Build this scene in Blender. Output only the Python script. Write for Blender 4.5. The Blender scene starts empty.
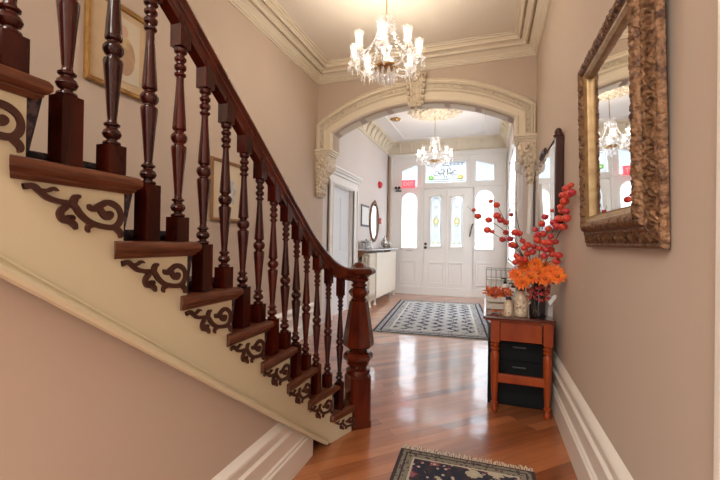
import bpy, bmesh, math, random
from mathutils import Vector, Matrix
random.seed(7)
scene = bpy.context.scene
COL = scene.collection
PI = math.pi

# ------------------------------------------------------------------ mesh builder
class MB:
    def __init__(s): s.v = []; s.f = []
    def add(s, verts, faces):
        n = len(s.v); s.v += [tuple(p) for p in verts]; s.f += [tuple(i + n for i in f) for f in faces]; return s
    def box(s, x0, x1, y0, y1, z0, z1):
        return s.add([(x0,y0,z0),(x1,y0,z0),(x1,y1,z0),(x0,y1,z0),(x0,y0,z1),(x1,y0,z1),(x1,y1,z1),(x0,y1,z1)],
                     [(0,3,2,1),(4,5,6,7),(0,1,5,4),(1,2,6,5),(2,3,7,6),(3,0,4,7)])
    def obox(s, c, ux, uy, uz):
        c, ux, uy, uz = Vector(c), Vector(ux), Vector(uy), Vector(uz)
        P = [c + a*ux + b*uy + d*uz for d in (-1,1) for a, b in ((-1,-1),(1,-1),(1,1),(-1,1))]
        return s.add(P, [(0,3,2,1),(4,5,6,7),(0,1,5,4),(1,2,6,5),(2,3,7,6),(3,0,4,7)])
    def grid(s, rows, cu=False, cv=False):
        R, C = len(rows), len(rows[0]); vs = [p for r in rows for p in r]; fs = []
        for i in range(R if cu else R-1):
            for j in range(C if cv else C-1):
                a, b = i, (i+1) % R; c, d = j, (j+1) % C
                fs.append((a*C+c, a*C+d, b*C+d, b*C+c))
        return s.add(vs, fs)
    def lathe(s, prof, c=(0,0,0), seg=16, rot=0.0, axis='z', cap=True):
        rows = []
        for z, r in prof:
            row = []
            for k in range(seg):
                a = rot + 2*PI*k/seg; x, y = r*math.cos(a), r*math.sin(a)
                p = (x, y, z) if axis == 'z' else ((z, x, y) if axis == 'x' else (y, z, x))
                row.append((c[0]+p[0], c[1]+p[1], c[2]+p[2]))
            rows.append(row)
        n = len(s.v); s.grid(rows, False, True)
        if cap:
            s.f.append(tuple(n + k for k in reversed(range(seg))))
            m = n + (len(prof)-1)*seg; s.f.append(tuple(m + k for k in range(seg)))
        return s
    def tube(s, pts, rad, seg=8, closed=False, cap=True):
        pts = [Vector(p) for p in pts]; N = len(pts); rows = []; up = None
        for i, p in enumerate(pts):
            if closed: t = pts[(i+1) % N] - pts[i-1]
            else: t = pts[min(i+1, N-1)] - pts[max(i-1, 0)]
            t = t.normalized() if t.length > 1e-9 else Vector((0,0,1))
            if up is None:
                up = Vector((0,0,1)) if abs(t.z) < .9 else Vector((1,0,0))
            a = t.cross(up)
            a = a.normalized() if a.length > 1e-6 else Vector((1,0,0))
            up = a.cross(t).normalized(); r = rad[i] if isinstance(rad, (list, tuple)) else rad
            rows.append([p + r*(math.cos(2*PI*k/seg)*a + math.sin(2*PI*k/seg)*up) for k in range(seg)])
        n = len(s.v); s.grid(rows, closed, True)
        if cap and not closed:
            s.f.append(tuple(n + k for k in reversed(range(seg)))); m = n + (N-1)*seg
            s.f.append(tuple(m + k for k in range(seg)))
        return s
    def prism(s, poly, off):
        n = len(poly); off = Vector(off); A = [Vector(p) for p in poly]; B = [p + off for p in A]
        return s.add(A + B, [tuple(range(n-1, -1, -1)), tuple(range(n, 2*n))] + [(i, (i+1) % n, n+(i+1) % n, n+i) for i in range(n)])
    def sphere(s, c, r, seg=12, rings=8, sc=(1,1,1)):
        rows = []
        for i in range(rings+1):
            t = PI*i/rings; rr = max(math.sin(t), .001)*r; z = -math.cos(t)*r
            rows.append([(c[0]+sc[0]*rr*math.cos(2*PI*k/seg), c[1]+sc[1]*rr*math.sin(2*PI*k/seg), c[2]+sc[2]*z) for k in range(seg)])
        return s.grid(rows, False, True)
    def octa(s, c, rx, rz, rz2=None):
        x, y, z = c; rz2 = rz2 or rz
        return s.add([(x+rx,y,z),(x,y+rx,z),(x-rx,y,z),(x,y-rx,z),(x,y,z+rz),(x,y,z-rz2)],
                     [(0,1,4),(1,2,4),(2,3,4),(3,0,4),(1,0,5),(2,1,5),(3,2,5),(0,3,5)])
    def map(s, fn): s.v = [tuple(fn(*p)) for p in s.v]; return s
    def xf(s, M): s.v = [tuple(M @ Vector(p)) for p in s.v]; return s
    def build(s, name, mat, parent=None, smooth=0, bevel=0, seg=2, local=False, origin=True, **tags):
        o = None
        if parent is not None: org = Vector((0,0,0)) if local else Vector(ROOT.get(parent.name, (0,0,0)))
        elif origin and not local:
            xs, ys, zs = zip(*s.v); org = Vector(((min(xs)+max(xs))/2, (min(ys)+max(ys))/2, min(zs)))
        else: org = Vector((0,0,0))
        me = bpy.data.meshes.new(name)
        me.from_pydata([Vector(p) - org for p in s.v], [], s.f)
        bm = bmesh.new(); bm.from_mesh(me); bmesh.ops.recalc_face_normals(bm, faces=bm.faces)
        if bevel:
            es = [e for e in bm.edges if e.is_manifold and e.calc_face_angle(0) > .5]
            bmesh.ops.bevel(bm, geom=es, offset=bevel, segments=seg, affect='EDGES', profile=.5)
        for f in bm.faces: f.smooth = bool(smooth)
        bm.to_mesh(me); bm.free()
        if smooth and smooth < 3:
            try: me.set_sharp_from_angle(angle=smooth)
            except Exception: pass
        me.materials.append(mat)
        o = bpy.data.objects.new(name, me); COL.objects.link(o)
        if parent is not None:
            o.parent = parent; ROOT[o.name] = ROOT.get(parent.name, (0,0,0)) if not local else (0,0,0)
        else:
            o.location = org; ROOT[o.name] = tuple(org)
        for k, v in tags.items(): o[k] = v
        return o
ROOT = {}
def thing(name, loc, label, category, group=None, kind=None):
    o = bpy.data.objects.new(name, None); COL.objects.link(o); o.location = loc; o.empty_display_size = .1
    ROOT[o.name] = tuple(loc)
    o['label'] = label; o['category'] = category
    if group: o['group'] = group
    if kind: o['kind'] = kind
    return o
def T(label, category, group=None):
    d = dict(label=label, category=category)
    if group: d['group'] = group
    return d
ST = dict(kind='structure')
def copy_tree(root, loc, rotz=0, label=None):
    def rec(o, par):
        c = o.copy(); COL.objects.link(c)
        if par is not None: c.parent = par
        for ch in list(o.children): rec(ch, c)
        return c
    r = rec(root, None); r.location = loc; r.rotation_euler = (0,0,rotz)
    if label: r['label'] = label
    return r
def frange(a, b, n): return [a + (b-a)*i/(n-1) for i in range(n)]
def lerp(a, b, t): return a + (b-a)*t
def interp(tab, x):
    if x <= tab[0][0]: return tab[0][1]
    for (a, u), (b, v) in zip(tab, tab[1:]):
        if x <= b: return u + (v-u)*(x-a)/(b-a)
    return tab[-1][1]
def smooth_path(pts, n=6):
    P = [Vector(p) for p in pts]; out = []
    for i in range(len(P)-1):
        p0, p1, p2, p3 = P[max(i-1,0)], P[i], P[i+1], P[min(i+2, len(P)-1)]
        for k in range(n):
            t = k/n
            out.append(.5*((2*p1) + (p2-p0)*t + (2*p0-5*p1+4*p2-p3)*t*t + (3*p1-p0-3*p2+p3)*t**3))
    out.append(P[-1]); return out

# ------------------------------------------------------------------ materials
def mat(name, col, rough=.5, metal=0., coat=0., noise=None, bump=None, spec=.5, trans=0., emis=None, estr=0.):
    m = bpy.data.materials.new(name); m.use_nodes = True; nt = m.node_tree; b = nt.nodes['Principled BSDF']
    c4 = tuple(col) + (1,)
    b.inputs['Base Color'].default_value = c4; b.inputs['Roughness'].default_value = rough
    b.inputs['Metallic'].default_value = metal; b.inputs['Coat Weight'].default_value = coat
    b.inputs['Coat Roughness'].default_value = .08; b.inputs['Specular IOR Level'].default_value = spec
    b.inputs['Transmission Weight'].default_value = trans
    if emis: b.inputs['Emission Color'].default_value = tuple(emis)+(1,); b.inputs['Emission Strength'].default_value = estr
    tc = nt.nodes.new('ShaderNodeTexCoord')
    if noise:   # (scale, second colour, stretch, contrast lo, hi)
        sc, c2, stretch, lo, hi = noise
        mp = nt.nodes.new('ShaderNodeMapping'); mp.inputs['Scale'].default_value = stretch
        nz = nt.nodes.new('ShaderNodeTexNoise'); nz.inputs['Scale'].default_value = sc; nz.inputs['Detail'].default_value = 5
        cr = nt.nodes.new('ShaderNodeValToRGB')
        cr.color_ramp.elements[0].position = lo; cr.color_ramp.elements[1].position = hi
        cr.color_ramp.elements[0].color = c4; cr.color_ramp.elements[1].color = tuple(c2)+(1,)
        nt.links.new(tc.outputs['Object'], mp.inputs[0]); nt.links.new(mp.outputs[0], nz.inputs[0])
        nt.links.new(nz.outputs['Fac'], cr.inputs[0]); nt.links.new(cr.outputs[0], b.inputs['Base Color'])
    if bump:    # (scale, strength, distance)
        nz = nt.nodes.new('ShaderNodeTexNoise'); nz.inputs['Scale'].default_value = bump[0]; nz.inputs['Detail'].default_value = 4
        bp = nt.nodes.new('ShaderNodeBump'); bp.inputs['Strength'].default_value = bump[1]; bp.inputs['Distance'].default_value = bump[2]
        nt.links.new(tc.outputs['Object'], nz.inputs[0]); nt.links.new(nz.outputs['Fac'], bp.inputs['Height'])
        nt.links.new(bp.outputs[0], b.inputs['Normal'])
    return m
def glassy(name, wt, wg, wd, tint=(1,1,1), diff=(.95,.95,1), rough=.05):
    m = bpy.data.materials.new(name); m.use_nodes = True; nt = m.node_tree; nt.nodes.clear()
    out = nt.nodes.new('ShaderNodeOutputMaterial')
    t = nt.nodes.new('ShaderNodeBsdfTransparent'); t.inputs[0].default_value = tint+(1,)
    g = nt.nodes.new('ShaderNodeBsdfGlossy'); g.inputs['Roughness'].default_value = rough
    d = nt.nodes.new('ShaderNodeBsdfTranslucent'); d.inputs[0].default_value = diff+(1,)
    d2 = nt.nodes.new('ShaderNodeBsdfDiffuse'); d2.inputs[0].default_value = diff+(1,)
    m0 = nt.nodes.new('ShaderNodeMixShader'); m0.inputs[0].default_value = .4
    m1 = nt.nodes.new('ShaderNodeMixShader'); m1.inputs[0].default_value = wd/(wd+wg+1e-6)
    m2 = nt.nodes.new('ShaderNodeMixShader'); m2.inputs[0].default_value = 1-wt
    nt.links.new(d.outputs[0], m0.inputs[1]); nt.links.new(d2.outputs[0], m0.inputs[2])
    nt.links.new(g.outputs[0], m1.inputs[1]); nt.links.new(m0.outputs[0], m1.inputs[2])
    nt.links.new(t.outputs[0], m2.inputs[1]); nt.links.new(m1.outputs[0], m2.inputs[2])
    nt.links.new(m2.outputs[0], out.inputs[0]); return m
def emitter(name, col, s):
    m = bpy.data.materials.new(name); m.use_nodes = True; nt = m.node_tree; nt.nodes.clear()
    out = nt.nodes.new('ShaderNodeOutputMaterial'); e = nt.nodes.new('ShaderNodeEmission')
    e.inputs[0].default_value = tuple(col)+(1,); e.inputs[1].default_value = s
    nt.links.new(e.outputs[0], out.inputs[0]); return m

M = {}
M['wall'] = mat('wall paint', (.54,.43,.343), .75, noise=(1.2, (.565,.45,.36), (1,1,.25), .3, .7), bump=(40,.03,.01))
M['wall2'] = mat('vestibule paint', (.66,.60,.58), .75, noise=(1.2, (.69,.63,.60), (1,1,.25), .3, .7))
M['ceiling'] = mat('ceiling paint', (.78,.71,.61), .8, noise=(.8, (.81,.74,.64), (1,1,1), .3, .7))
M['ceiling2'] = mat('vestibule ceiling paint', (.78,.75,.73), .8)
M['cream'] = mat('cream trim paint', (.74,.655,.515), .45, bump=(60,.04,.005))
M['stringer'] = mat('stringer paint', (.64,.565,.385), .45, noise=(2, (.66,.58,.40), (1,1,1), .3, .7))
M['white'] = mat('white gloss paint', (.84,.82,.79), .35)
M['carve'] = mat('carved cream plaster', (.74,.65,.51), .6, noise=(26, (.34,.25,.17), (1,1,1), .52, .72), bump=(30,.6,.02))
M['base'] = mat('baseboard paint', (.80,.735,.65), .35)
M['mahog'] = mat('dark mahogany', (.018,.003,.0018), .20, coat=.12, spec=.35, noise=(9, (.085,.0085,.003), (1,1,.15), .35, .75), bump=(50,.06,.004))
M['rail'] = mat('handrail mahogany', (.048,.0055,.0018), .18, coat=.15, spec=.4, noise=(12, (.130,.017,.0045), (1,1,.3), .35, .75))
M['tread'] = mat('worn brown tread', (.080,.022,.009), .36, coat=.1, spec=.4, noise=(14, (.18,.058,.023), (6,.8,6), .4, .8), bump=(40,.1,.004))
M['bracket'] = mat('brown bracket paint', (.055,.012,.005), .5)
M['runner'] = mat('stair runner wool', (.020,.014,.018), .95, noise=(45, (.085,.05,.055), (1,1,1), .48, .58), bump=(120,.6,.006))
M['tablewood'] = mat('cherry table wood', (.235,.031,.004), .36, coat=.05, spec=.35, noise=(10, (.36,.064,.010), (1,1,.2), .35, .75))
M['tabletop'] = mat('table top varnish', (.075,.013,.006), .15, coat=.6)
M['pier'] = mat('pier mirror mahogany', (.045,.008,.004), .3, coat=.2)
M['gilt'] = mat('aged gilt', (.25,.130,.062), .48, metal=.4, noise=(42, (.070,.030,.016), (1,1,1), .46, .68), bump=(55,.9,.012))
M['gilt2'] = mat('gilt slip', (.42,.28,.13), .4, metal=.5, noise=(30, (.30,.18,.08), (1,1,1), .4, .7))
M['mirror'] = mat('mirror silver', (.90,.90,.88), .015, metal=1.)
M['brass'] = mat('aged brass', (.55,.33,.12), .25, metal=1.)
M['black'] = mat('black enamel', (.012,.012,.013), .35)
M['cabinet'] = mat('black cabinet lacquer', (.006,.007,.008), .6, spec=.2)
M['steel'] = mat('brushed steel', (.55,.55,.55), .3, metal=1.)
M['darksteel'] = mat('dark steel', (.10,.10,.10), .3, metal=1.)
M['silver'] = mat('silver plate', (.62,.60,.58), .2, metal=1., noise=(30, (.25,.23,.22), (1,1,1), .45, .6))
M['marble'] = mat('grey marble', (.62,.62,.64), .15, noise=(14, (.40,.40,.43), (1,1,1), .5, .7))
M['radiator'] = mat('radiator enamel', (.76,.70,.60), .4)
M['crystal'] = glassy('crystal', .48, .40, .14, rough=.10)
M['shade'] = glassy('hurricane glass', .84, .145, .012, rough=.04)
M['bulb'] = emitter('candle bulb', (1,.86,.66), 9)
M['lead'] = mat('lead came', (.26,.27,.29), .5, metal=.4)
M['frost'] = glassy('frosted pane', .62, .03, .35)
M['stain'] = glassy('leaded pane', .46, .03, .20, tint=(.97,.99,1), diff=(.42,.44,.45))
M['clear'] = glassy('clear pane', .92, .05, .03, tint=(.70,.76,.81))
M['yellow'] = glassy('yellow pane', .7, .05, .25, tint=(.95,.86,.45), diff=(.9,.8,.3))
M['green'] = glassy('green pane', .7, .05, .25, tint=(.62,.82,.42), diff=(.5,.75,.3))
M['blue'] = glassy('blue pane', .7, .05, .25, tint=(.70,.78,.95), diff=(.6,.7,.9))
M['red'] = mat('red enamel', (.55,.02,.03), .35)
M['sign'] = mat('red sign plastic', (.72,.09,.12), .4, emis=(1,.12,.15), estr=.35)
M['signtext'] = mat('sign letters', (.86,.40,.40), .5, emis=(1,.4,.4), estr=.3)
M['paper'] = mat('white paper', (.80,.80,.78), .7)
M['gold'] = mat('gold frame', (.50,.30,.10), .35, metal=.6, noise=(20, (.36,.19,.06), (1,1,1), .4, .7))
M['brownframe'] = mat('brown frame', (.30,.15,.06), .4)
M['cloth'] = mat('white cloth', (.78,.76,.76), .9)
M['amberjar'] = mat('maple jug glass', (.62,.50,.36), .25, coat=.4, noise=(18, (.52,.38,.24), (1,1,1), .4, .7))
M['label'] = mat('printed paper label', (.72,.60,.44), .6, noise=(55, (.30,.20,.13), (1,1,1), .52, .60))
M['darkglass'] = mat('dark glass', (.018,.016,.018), .08, coat=.6)
M['berry'] = mat('berry red', (.62,.035,.030), .35, noise=(60, (.75,.10,.04), (1,1,1), .4, .6))
M['berry2'] = mat('berry crimson', (.45,.02,.05), .35, noise=(60, (.65,.06,.05), (1,1,1), .4, .6))
M['twig'] = mat('dark twig', (.055,.03,.02), .7)
M['petal'] = mat('orange petal', (.80,.115,.010), .6, noise=(30, (.90,.24,.020), (1,1,1), .4, .6))
M['flowereye'] = mat('flower eye', (.52,.11,.015), .8)
M['leafgreen'] = mat('dusty green leaf', (.12,.13,.05), .7)
M['leafred'] = mat('autumn red leaf', (.55,.05,.03), .6, noise=(20, (.80,.24,.04), (1,1,1), .45, .6))
M['wine'] = mat('wine red leaf', (.35,.02,.03), .6, noise=(30, (.55,.06,.04), (1,1,1), .4, .6))
M['crate'] = mat('whitewashed wood', (.74,.70,.62), .7, noise=(12, (.60,.54,.45), (1,8,8), .4, .7))
M['wire'] = mat('grey wire', (.34,.34,.35), .4)
M['opal'] = mat('opal glass', (.86,.87,.90), .25)
M['plastic'] = mat('white plastic', (.80,.79,.76), .4)
M['fringe'] = mat('rug fringe', (.62,.55,.44), .9)
M['door2'] = mat('daylit side door paint', (.74,.76,.80), .45)  # white leaf with the cool daylight tinted into its colour

def wood_floor():
    m = bpy.data.materials.new('oak strip floor'); m.use_nodes = True; nt = m.node_tree; b = nt.nodes['Principled BSDF']; L = nt.links.new
    tc = nt.nodes.new('ShaderNodeTexCoord'); mp = nt.nodes.new('ShaderNodeMapping'); mp.inputs['Rotation'].default_value = (0,0,math.radians(-44))
    L(tc.outputs['Object'], mp.inputs[0])
    br = nt.nodes.new('ShaderNodeTexBrick'); br.offset = .37
    br.inputs['Scale'].default_value = 1; br.inputs['Brick Width'].default_value = .95; br.inputs['Row Height'].default_value = .085
    br.inputs['Mortar Size'].default_value = .0011; br.inputs['Mortar Smooth'].default_value = .3
    br.inputs['Color1'].default_value = (0,0,0,1); br.inputs['Color2'].default_value = (1,1,1,1); br.inputs['Mortar'].default_value = (0,0,0,1)
    L(mp.outputs[0], br.inputs[0])
    mp2 = nt.nodes.new('ShaderNodeMapping'); mp2.inputs['Scale'].default_value = (1.2, 16, 1)
    L(mp.outputs[0], mp2.inputs[0])
    nz = nt.nodes.new('ShaderNodeTexNoise'); nz.inputs['Scale'].default_value = 2.2; nz.inputs['Detail'].default_value = 6; nz.inputs['Distortion'].default_value = .6
    L(mp2.outputs[0], nz.inputs[0])
    mix = nt.nodes.new('ShaderNodeMath'); mix.operation = 'MULTIPLY_ADD'; mix.inputs[1].default_value = .55
    sep = nt.nodes.new('ShaderNodeSeparateColor'); L(br.outputs['Color'], sep.inputs[0]); L(sep.outputs[0], mix.inputs[0])
    mul = nt.nodes.new('ShaderNodeMath'); mul.operation = 'MULTIPLY'; mul.inputs[1].default_value = .6; L(nz.outputs['Fac'], mul.inputs[0]); L(mul.outputs[0], mix.inputs[2])
    cr = nt.nodes.new('ShaderNodeValToRGB'); e = cr.color_ramp.elements
    e[0].position = .12; e[0].color = (.095,.025,.009,1); e[1].position = .88; e[1].color = (.46,.165,.060,1)
    x = e.new(.45); x.color = (.285,.086,.028,1)
    L(mix.outputs[0], cr.inputs[0])
    mm = nt.nodes.new('ShaderNodeMix'); mm.data_type = 'RGBA'; mm.inputs['B'].default_value = (.13,.04,.015,1)
    L(br.outputs['Fac'], mm.inputs['Factor']); L(cr.outputs[0], mm.inputs['A']); L(mm.outputs['Result'], b.inputs['Base Color'])
    b.inputs['Roughness'].default_value = .30; b.inputs['Coat Weight'].default_value = .9; b.inputs['Coat Roughness'].default_value = .10
    nz2 = nt.nodes.new('ShaderNodeTexNoise'); nz2.inputs['Scale'].default_value = 9; bp = nt.nodes.new('ShaderNodeBump'); bp.inputs['Strength'].default_value = .16; bp.inputs['Distance'].default_value = .012
    L(tc.outputs['Object'], nz2.inputs[0]); L(nz2.outputs['Fac'], bp.inputs['Height']); L(bp.outputs[0], b.inputs['Normal']); L(bp.outputs[0], b.inputs['Coat Normal'])
    return m
M['floor'] = wood_floor()

def rug_mat(name, hw, hl, border, ground, dark, cream, accent, scale, bw, cols=False):
    """patterned pile: rows of motifs on the ground, banded border"""
    m = bpy.data.materials.new(name); m.use_nodes = True; nt = m.node_tree; b = nt.nodes['Principled BSDF']; L = nt.links.new
    N = nt.nodes.new
    tc = N('ShaderNodeTexCoord'); sx = N('ShaderNodeSeparateXYZ'); L(tc.outputs['Object'], sx.inputs[0])
    def math_(op, a, c, clampv=False):
        n = N('ShaderNodeMath'); n.operation = op
        for i, q in enumerate((a, c)):
            if q is None: continue
            if isinstance(q, (int, float)): n.inputs[i].default_value = q
            else: L(q, n.inputs[i])
        n.use_clamp = clampv; return n.outputs[0]
    def mixc(f, a, c):
        n = N('ShaderNodeMix'); n.data_type = 'RGBA'; L(f, n.inputs['Factor'])
        for k, q in (('A', a), ('B', c)):
            if isinstance(q, tuple): n.inputs[k].default_value = q+(1,)
            else: L(q, n.inputs[k])
        return n.outputs['Result']
    ax = math_('ABSOLUTE', sx.outputs[0], None); ay = math_('ABSOLUTE', sx.outputs[1], None)
    ex = math_('SUBTRACT', hw, ax); ey = math_('SUBTRACT', hl, ay); ed = math_('MINIMUM', ex, ey)
    # field motif
    wx = math_('SINE', math_('MULTIPLY', sx.outputs[0], scale*6.283), None); wy = math_('SINE', math_('MULTIPLY', sx.outputs[1], scale*4.4), None)
    wv = N('ShaderNodeTexVoronoi'); wv.inputs['Scale'].default_value = scale*2.6; wv.inputs['Randomness'].default_value = .75; L(tc.outputs['Object'], wv.inputs[0])
    wn = N('ShaderNodeTexNoise'); wn.inputs['Scale'].default_value = scale*4.5; wn.inputs['Detail'].default_value = 2; L(tc.outputs['Object'], wn.inputs[0])
    pr = math_('MULTIPLY', wx, wy)
    if cols:
        sw = math_('MULTIPLY', math_('SINE', math_('MULTIPLY', sx.outputs[1], 23.), None), 1.5)
        pr = math_('SUBTRACT', math_('MULTIPLY', math_('SINE', math_('ADD', math_('MULTIPLY', sx.outputs[0], 6.283*4.4), sw), None), 1.3), .35)
    q = math_('ADD', pr, math_('MULTIPLY', math_('SUBTRACT', wn.outputs['Fac'], .5), 5.))
    f1 = math_('GREATER_THAN', q, .35); f2 = math_('LESS_THAN', wv.outputs['Distance'], .22)
    f3 = math_('GREATER_THAN', wn.outputs['Fac'], .60)
    c = mixc(f1, ground, dark)
    if not cols:
        v2 = N('ShaderNodeTexVoronoi'); v2.inputs['Scale'].default_value = scale*1.15; v2.inputs['Randomness'].default_value = .8; L(tc.outputs['Object'], v2.inputs[0])
        sc_ = N('ShaderNodeSeparateColor'); L(v2.outputs['Color'], sc_.inputs[0])
        fl_ = mixc(math_('GREATER_THAN', sc_.outputs[0], .55), accent, (.40,.36,.26)); fl_ = mixc(math_('LESS_THAN', v2.outputs['Distance'], .16), fl_, cream)
        c = mixc(math_('LESS_THAN', math_('ADD', v2.outputs['Distance'], math_('MULTIPLY', math_('SUBTRACT', wn.outputs['Fac'], .5), .9)), .40), c, fl_)
    c = mixc(f2, c, cream); c = mixc(math_('MULTIPLY', f3, f2), c, accent)
    # border bands
    vb = N('ShaderNodeTexVoronoi'); vb.inputs['Scale'].default_value = scale*4.2; L(tc.outputs['Object'], vb.inputs[0])
    bc = mixc(math_('LESS_THAN', vb.outputs['Distance'], .34), border, dark)
    bc = mixc(math_('LESS_THAN', vb.outputs['Distance'], .14), bc, accent)
    c = mixc(math_('LESS_THAN', ed, bw), c, bc)
    l1 = math_('COMPARE', ed, bw); l1n = l1.node; l1n.inputs[2].default_value = bw*.07
    c = mixc(l1, c, cream)
    l2 = math_('COMPARE', ed, bw*.45); l2.node.inputs[2].default_value = bw*.06
    c = mixc(l2, c, dark)
    c = mixc(math_('LESS_THAN', ed, bw*.16), c, dark)
    L(c, b.inputs['Base Color']); b.inputs['Roughness'].default_value = .95; b.inputs['Specular IOR Level'].default_value = .1
    nz = N('ShaderNodeTexNoise'); nz.inputs['Scale'].default_value = 180; bp = N('ShaderNodeBump'); bp.inputs['Strength'].default_value = .5; bp.inputs['Distance'].default_value = .004
    L(tc.outputs['Object'], nz.inputs[0]); L(nz.outputs['Fac'], bp.inputs['Height']); L(bp.outputs[0], b.inputs['Normal'])
    return m
# ================================================================== SETTING
XL, XR, YA, YA2, YF, YB = -2.35, .517, 4.85, 5.08, 9.38, -2.6
VXL, VXR = -2.48, .40
HC, VC = 3.73, 3.84
XM = (XL+XR)/2

MB().box(VXL-.3, VXR+.3, YB-.1, YF+.2, -.08, 0).build('floor', M['floor'], **ST)
MB().box(XL-.12, XR+.12, YB-.1, YA+.02, HC, HC+.1).build('ceiling', M['ceiling'], **ST)
MB().box(VXL-.12, VXR+.12, YA2-.02, YF+.12, VC, VC+.1).build('ceiling_vestibule', M['ceiling2'], **ST)
MB().box(XL-.12, XL, YB, YA, 0, HC).build('wall_left', M['wall'], **ST)
MB().box(XR, XR+.12, YB, YA2, 0, HC).build('wall_right', M['wall'], **ST)
WY0, WY1, WZ0, WZ1 = 6.35, 8.55, .95, 3.05


def holed(mb, u0, u1, w0, w1, holes, put):
    """rectangle u0..u1 x w0..w1 minus rectangular holes, as boxes placed by put(mb,u0,u1,w0,w1)"""
    us = sorted({u0, u1, *[h[0] for h in holes], *[h[1] for h in holes]}); ws = sorted({w0, w1, *[h[2] for h in holes], *[h[3] for h in holes]})
    for a, b in zip(us, us[1:]):
        run = None
        for c, d in zip(ws, ws[1:]):
            mu, mw = (a+b)/2, (c+d)/2
            solid = not any(h[0] < mu < h[1] and h[2] < mw < h[3] for h in holes)
            if solid: run = (run[0], d) if run else (c, d)
            elif run: put(mb, a, b, *run); run = None
        if run: put(mb, a, b, *run)
    return mb

# unseen back wall; its tall opening is added to let fill daylight in
holed(MB(), XL-.12, XR+.12, 0, HC, [(-1.9, .15, .6, 3.2)], lambda m,a,b,c,d: m.box(a,b,YB-.1,YB,c,d)).build('wall_back', M['wall'], **ST)
# vestibule left wall with the side door opening
DY0, DY1, DZ = 5.72, 6.72, 2.27
holed(MB(), YA2, YF+.1, 0, VC, [(DY0, DY1, 0, DZ)], lambda m,a,b,c,d: m.box(VXL-.12,VXL,a,b,c,d)).build('wall_vestibule_left', M['wall2'], **ST)

holed(MB(), YA2, YF+.1, 0, VC, [(WY0,WY1,WZ0,WZ1)], lambda m,a,b,c,d: m.box(VXR,VXR+.12,a,b,c,d)).build('wall_vestibule_right', M['wall2'], **ST)
# ---- arch wall
AXL, AXR, ASP, AAP, AXC = -2.10, .272, 2.82, 3.13, (-2.10+.272)/2
def arc_z(x, half, zs, za):
    sg = za-zs; R = (half*half+sg*sg)/(2*sg); return za - (R - math.sqrt(max(R*R-(x-AXC)**2, 0)))
half_in = (AXR-AXL)/2
N = 48
inner = [(AXL, 0.0), (AXL, 2.4)] + [(x, arc_z(x, half_in, ASP, AAP)) for x in frange(AXL, AXR, N)] + [(AXR, 2.4), (AXR, 0.0)]
aw = MB()
xs = frange(AXL, AXR, N)
for a, b in zip(xs, xs[1:]):
    za, zb = arc_z(a, half_in, ASP, AAP), arc_z(b, half_in, ASP, AAP)
    aw.prism([(a,YA,za),(b,YA,zb),(b,YA,VC),(a,YA,VC)], (0,YA2-YA,0))
aw.box(VXL-.1, XL-.001, YA, YA2, 0, VC)      # slim nibs either side; the arch springs from brackets
aw.box(XL-.001, AXL, YA, YA2, 2.601, VC)
aw.box(AXR, XR, YA, YA2, 2.601, VC)
aw.build('wall_arch', M['wall'], **ST)

# ---- moulding swept round a rectangle of walls
def ring_sweep(mb, prof, x0, x1, y0, y1):
    rows = []
    for p, z in prof:
        rows.append([(x0+p,y0+p,z),(x1-p,y0+p,z),(x1-p,y1-p,z),(x0+p,y1-p,z)])
    return mb.grid(rows, False, True)
hc = [(0,3.548),(.018,3.548),(.022,3.562),(.034,3.566),(.040,3.582),(.052,3.588),(.055,3.606),(.070,3.616),(.090,3.638),(.100,3.642),(.103,3.672),(.121,3.672),(.125,3.638),(.142,3.638),
      (.148,3.662),(.165,3.676),(.184,3.680),(.187,3.702),(.202,3.702),(.206,3.672),(.222,3.672),(.228,3.692),(.234,3.694),(.236,3.708),(.256,3.710),(.262,3.722),(.284,3.724),(.288,3.735)]
ring_sweep(MB(), hc, XL, XR, YB, YA).build('trim_1', M['cream'], smooth=.5, origin=False, **ST)
vc = [(0,3.545),(.03,3.545),(.035,3.575),(.05,3.585),(.055,3.62),(.075,3.70),(.12,3.765),(.135,3.77),(.14,3.79),(.17,3.80),(.175,3.825),(.2,3.828),(.205,3.845)]
t2 = ring_sweep(MB(), vc, VXL, VXR, YA2, YF).build('trim_2', M['cream'], smooth=.5, origin=False, **ST)
mod = MB()
def modillion(mb, c, n, s):
    c = Vector(c); n = Vector(n); s = Vector(s); z = Vector((0,0,1))
    prof = [(.035,3.585),(.075,3.59),(.085,3.62),(.10,3.66),(.115,3.70),(.155,3.735),(.175,3.76),(.17,3.79),(.035,3.79)]
    mb.prism([c + n*p + z*h - s*.028 for p, h in prof], s*.056)
for k in range(1, 10):
    modillion(mod, (VXL+ .02 + k*.284, YF, 0), (0,-1,0), (1,0,0))
for k in range(1, 15):
    modillion(mod, (VXL, YF-.05-k*.284, 0), (1,0,0), (0,1,0)); modillion(mod, (VXR, YF-.05-k*.284, 0), (-1,0,0), (0,1,0))
mod.build('modillion', M['cream'], t2)
cp = [(.44,3.842),(.445,3.826),(.47,3.822),(.475,3.812),(.50,3.812),(.505,3.826),(.52,3.842)]
ring_sweep(MB(), cp, VXL, VXR, YA2, YF).build('trim_3', M['ceiling2'], smooth=.5, origin=False, **ST)

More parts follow.
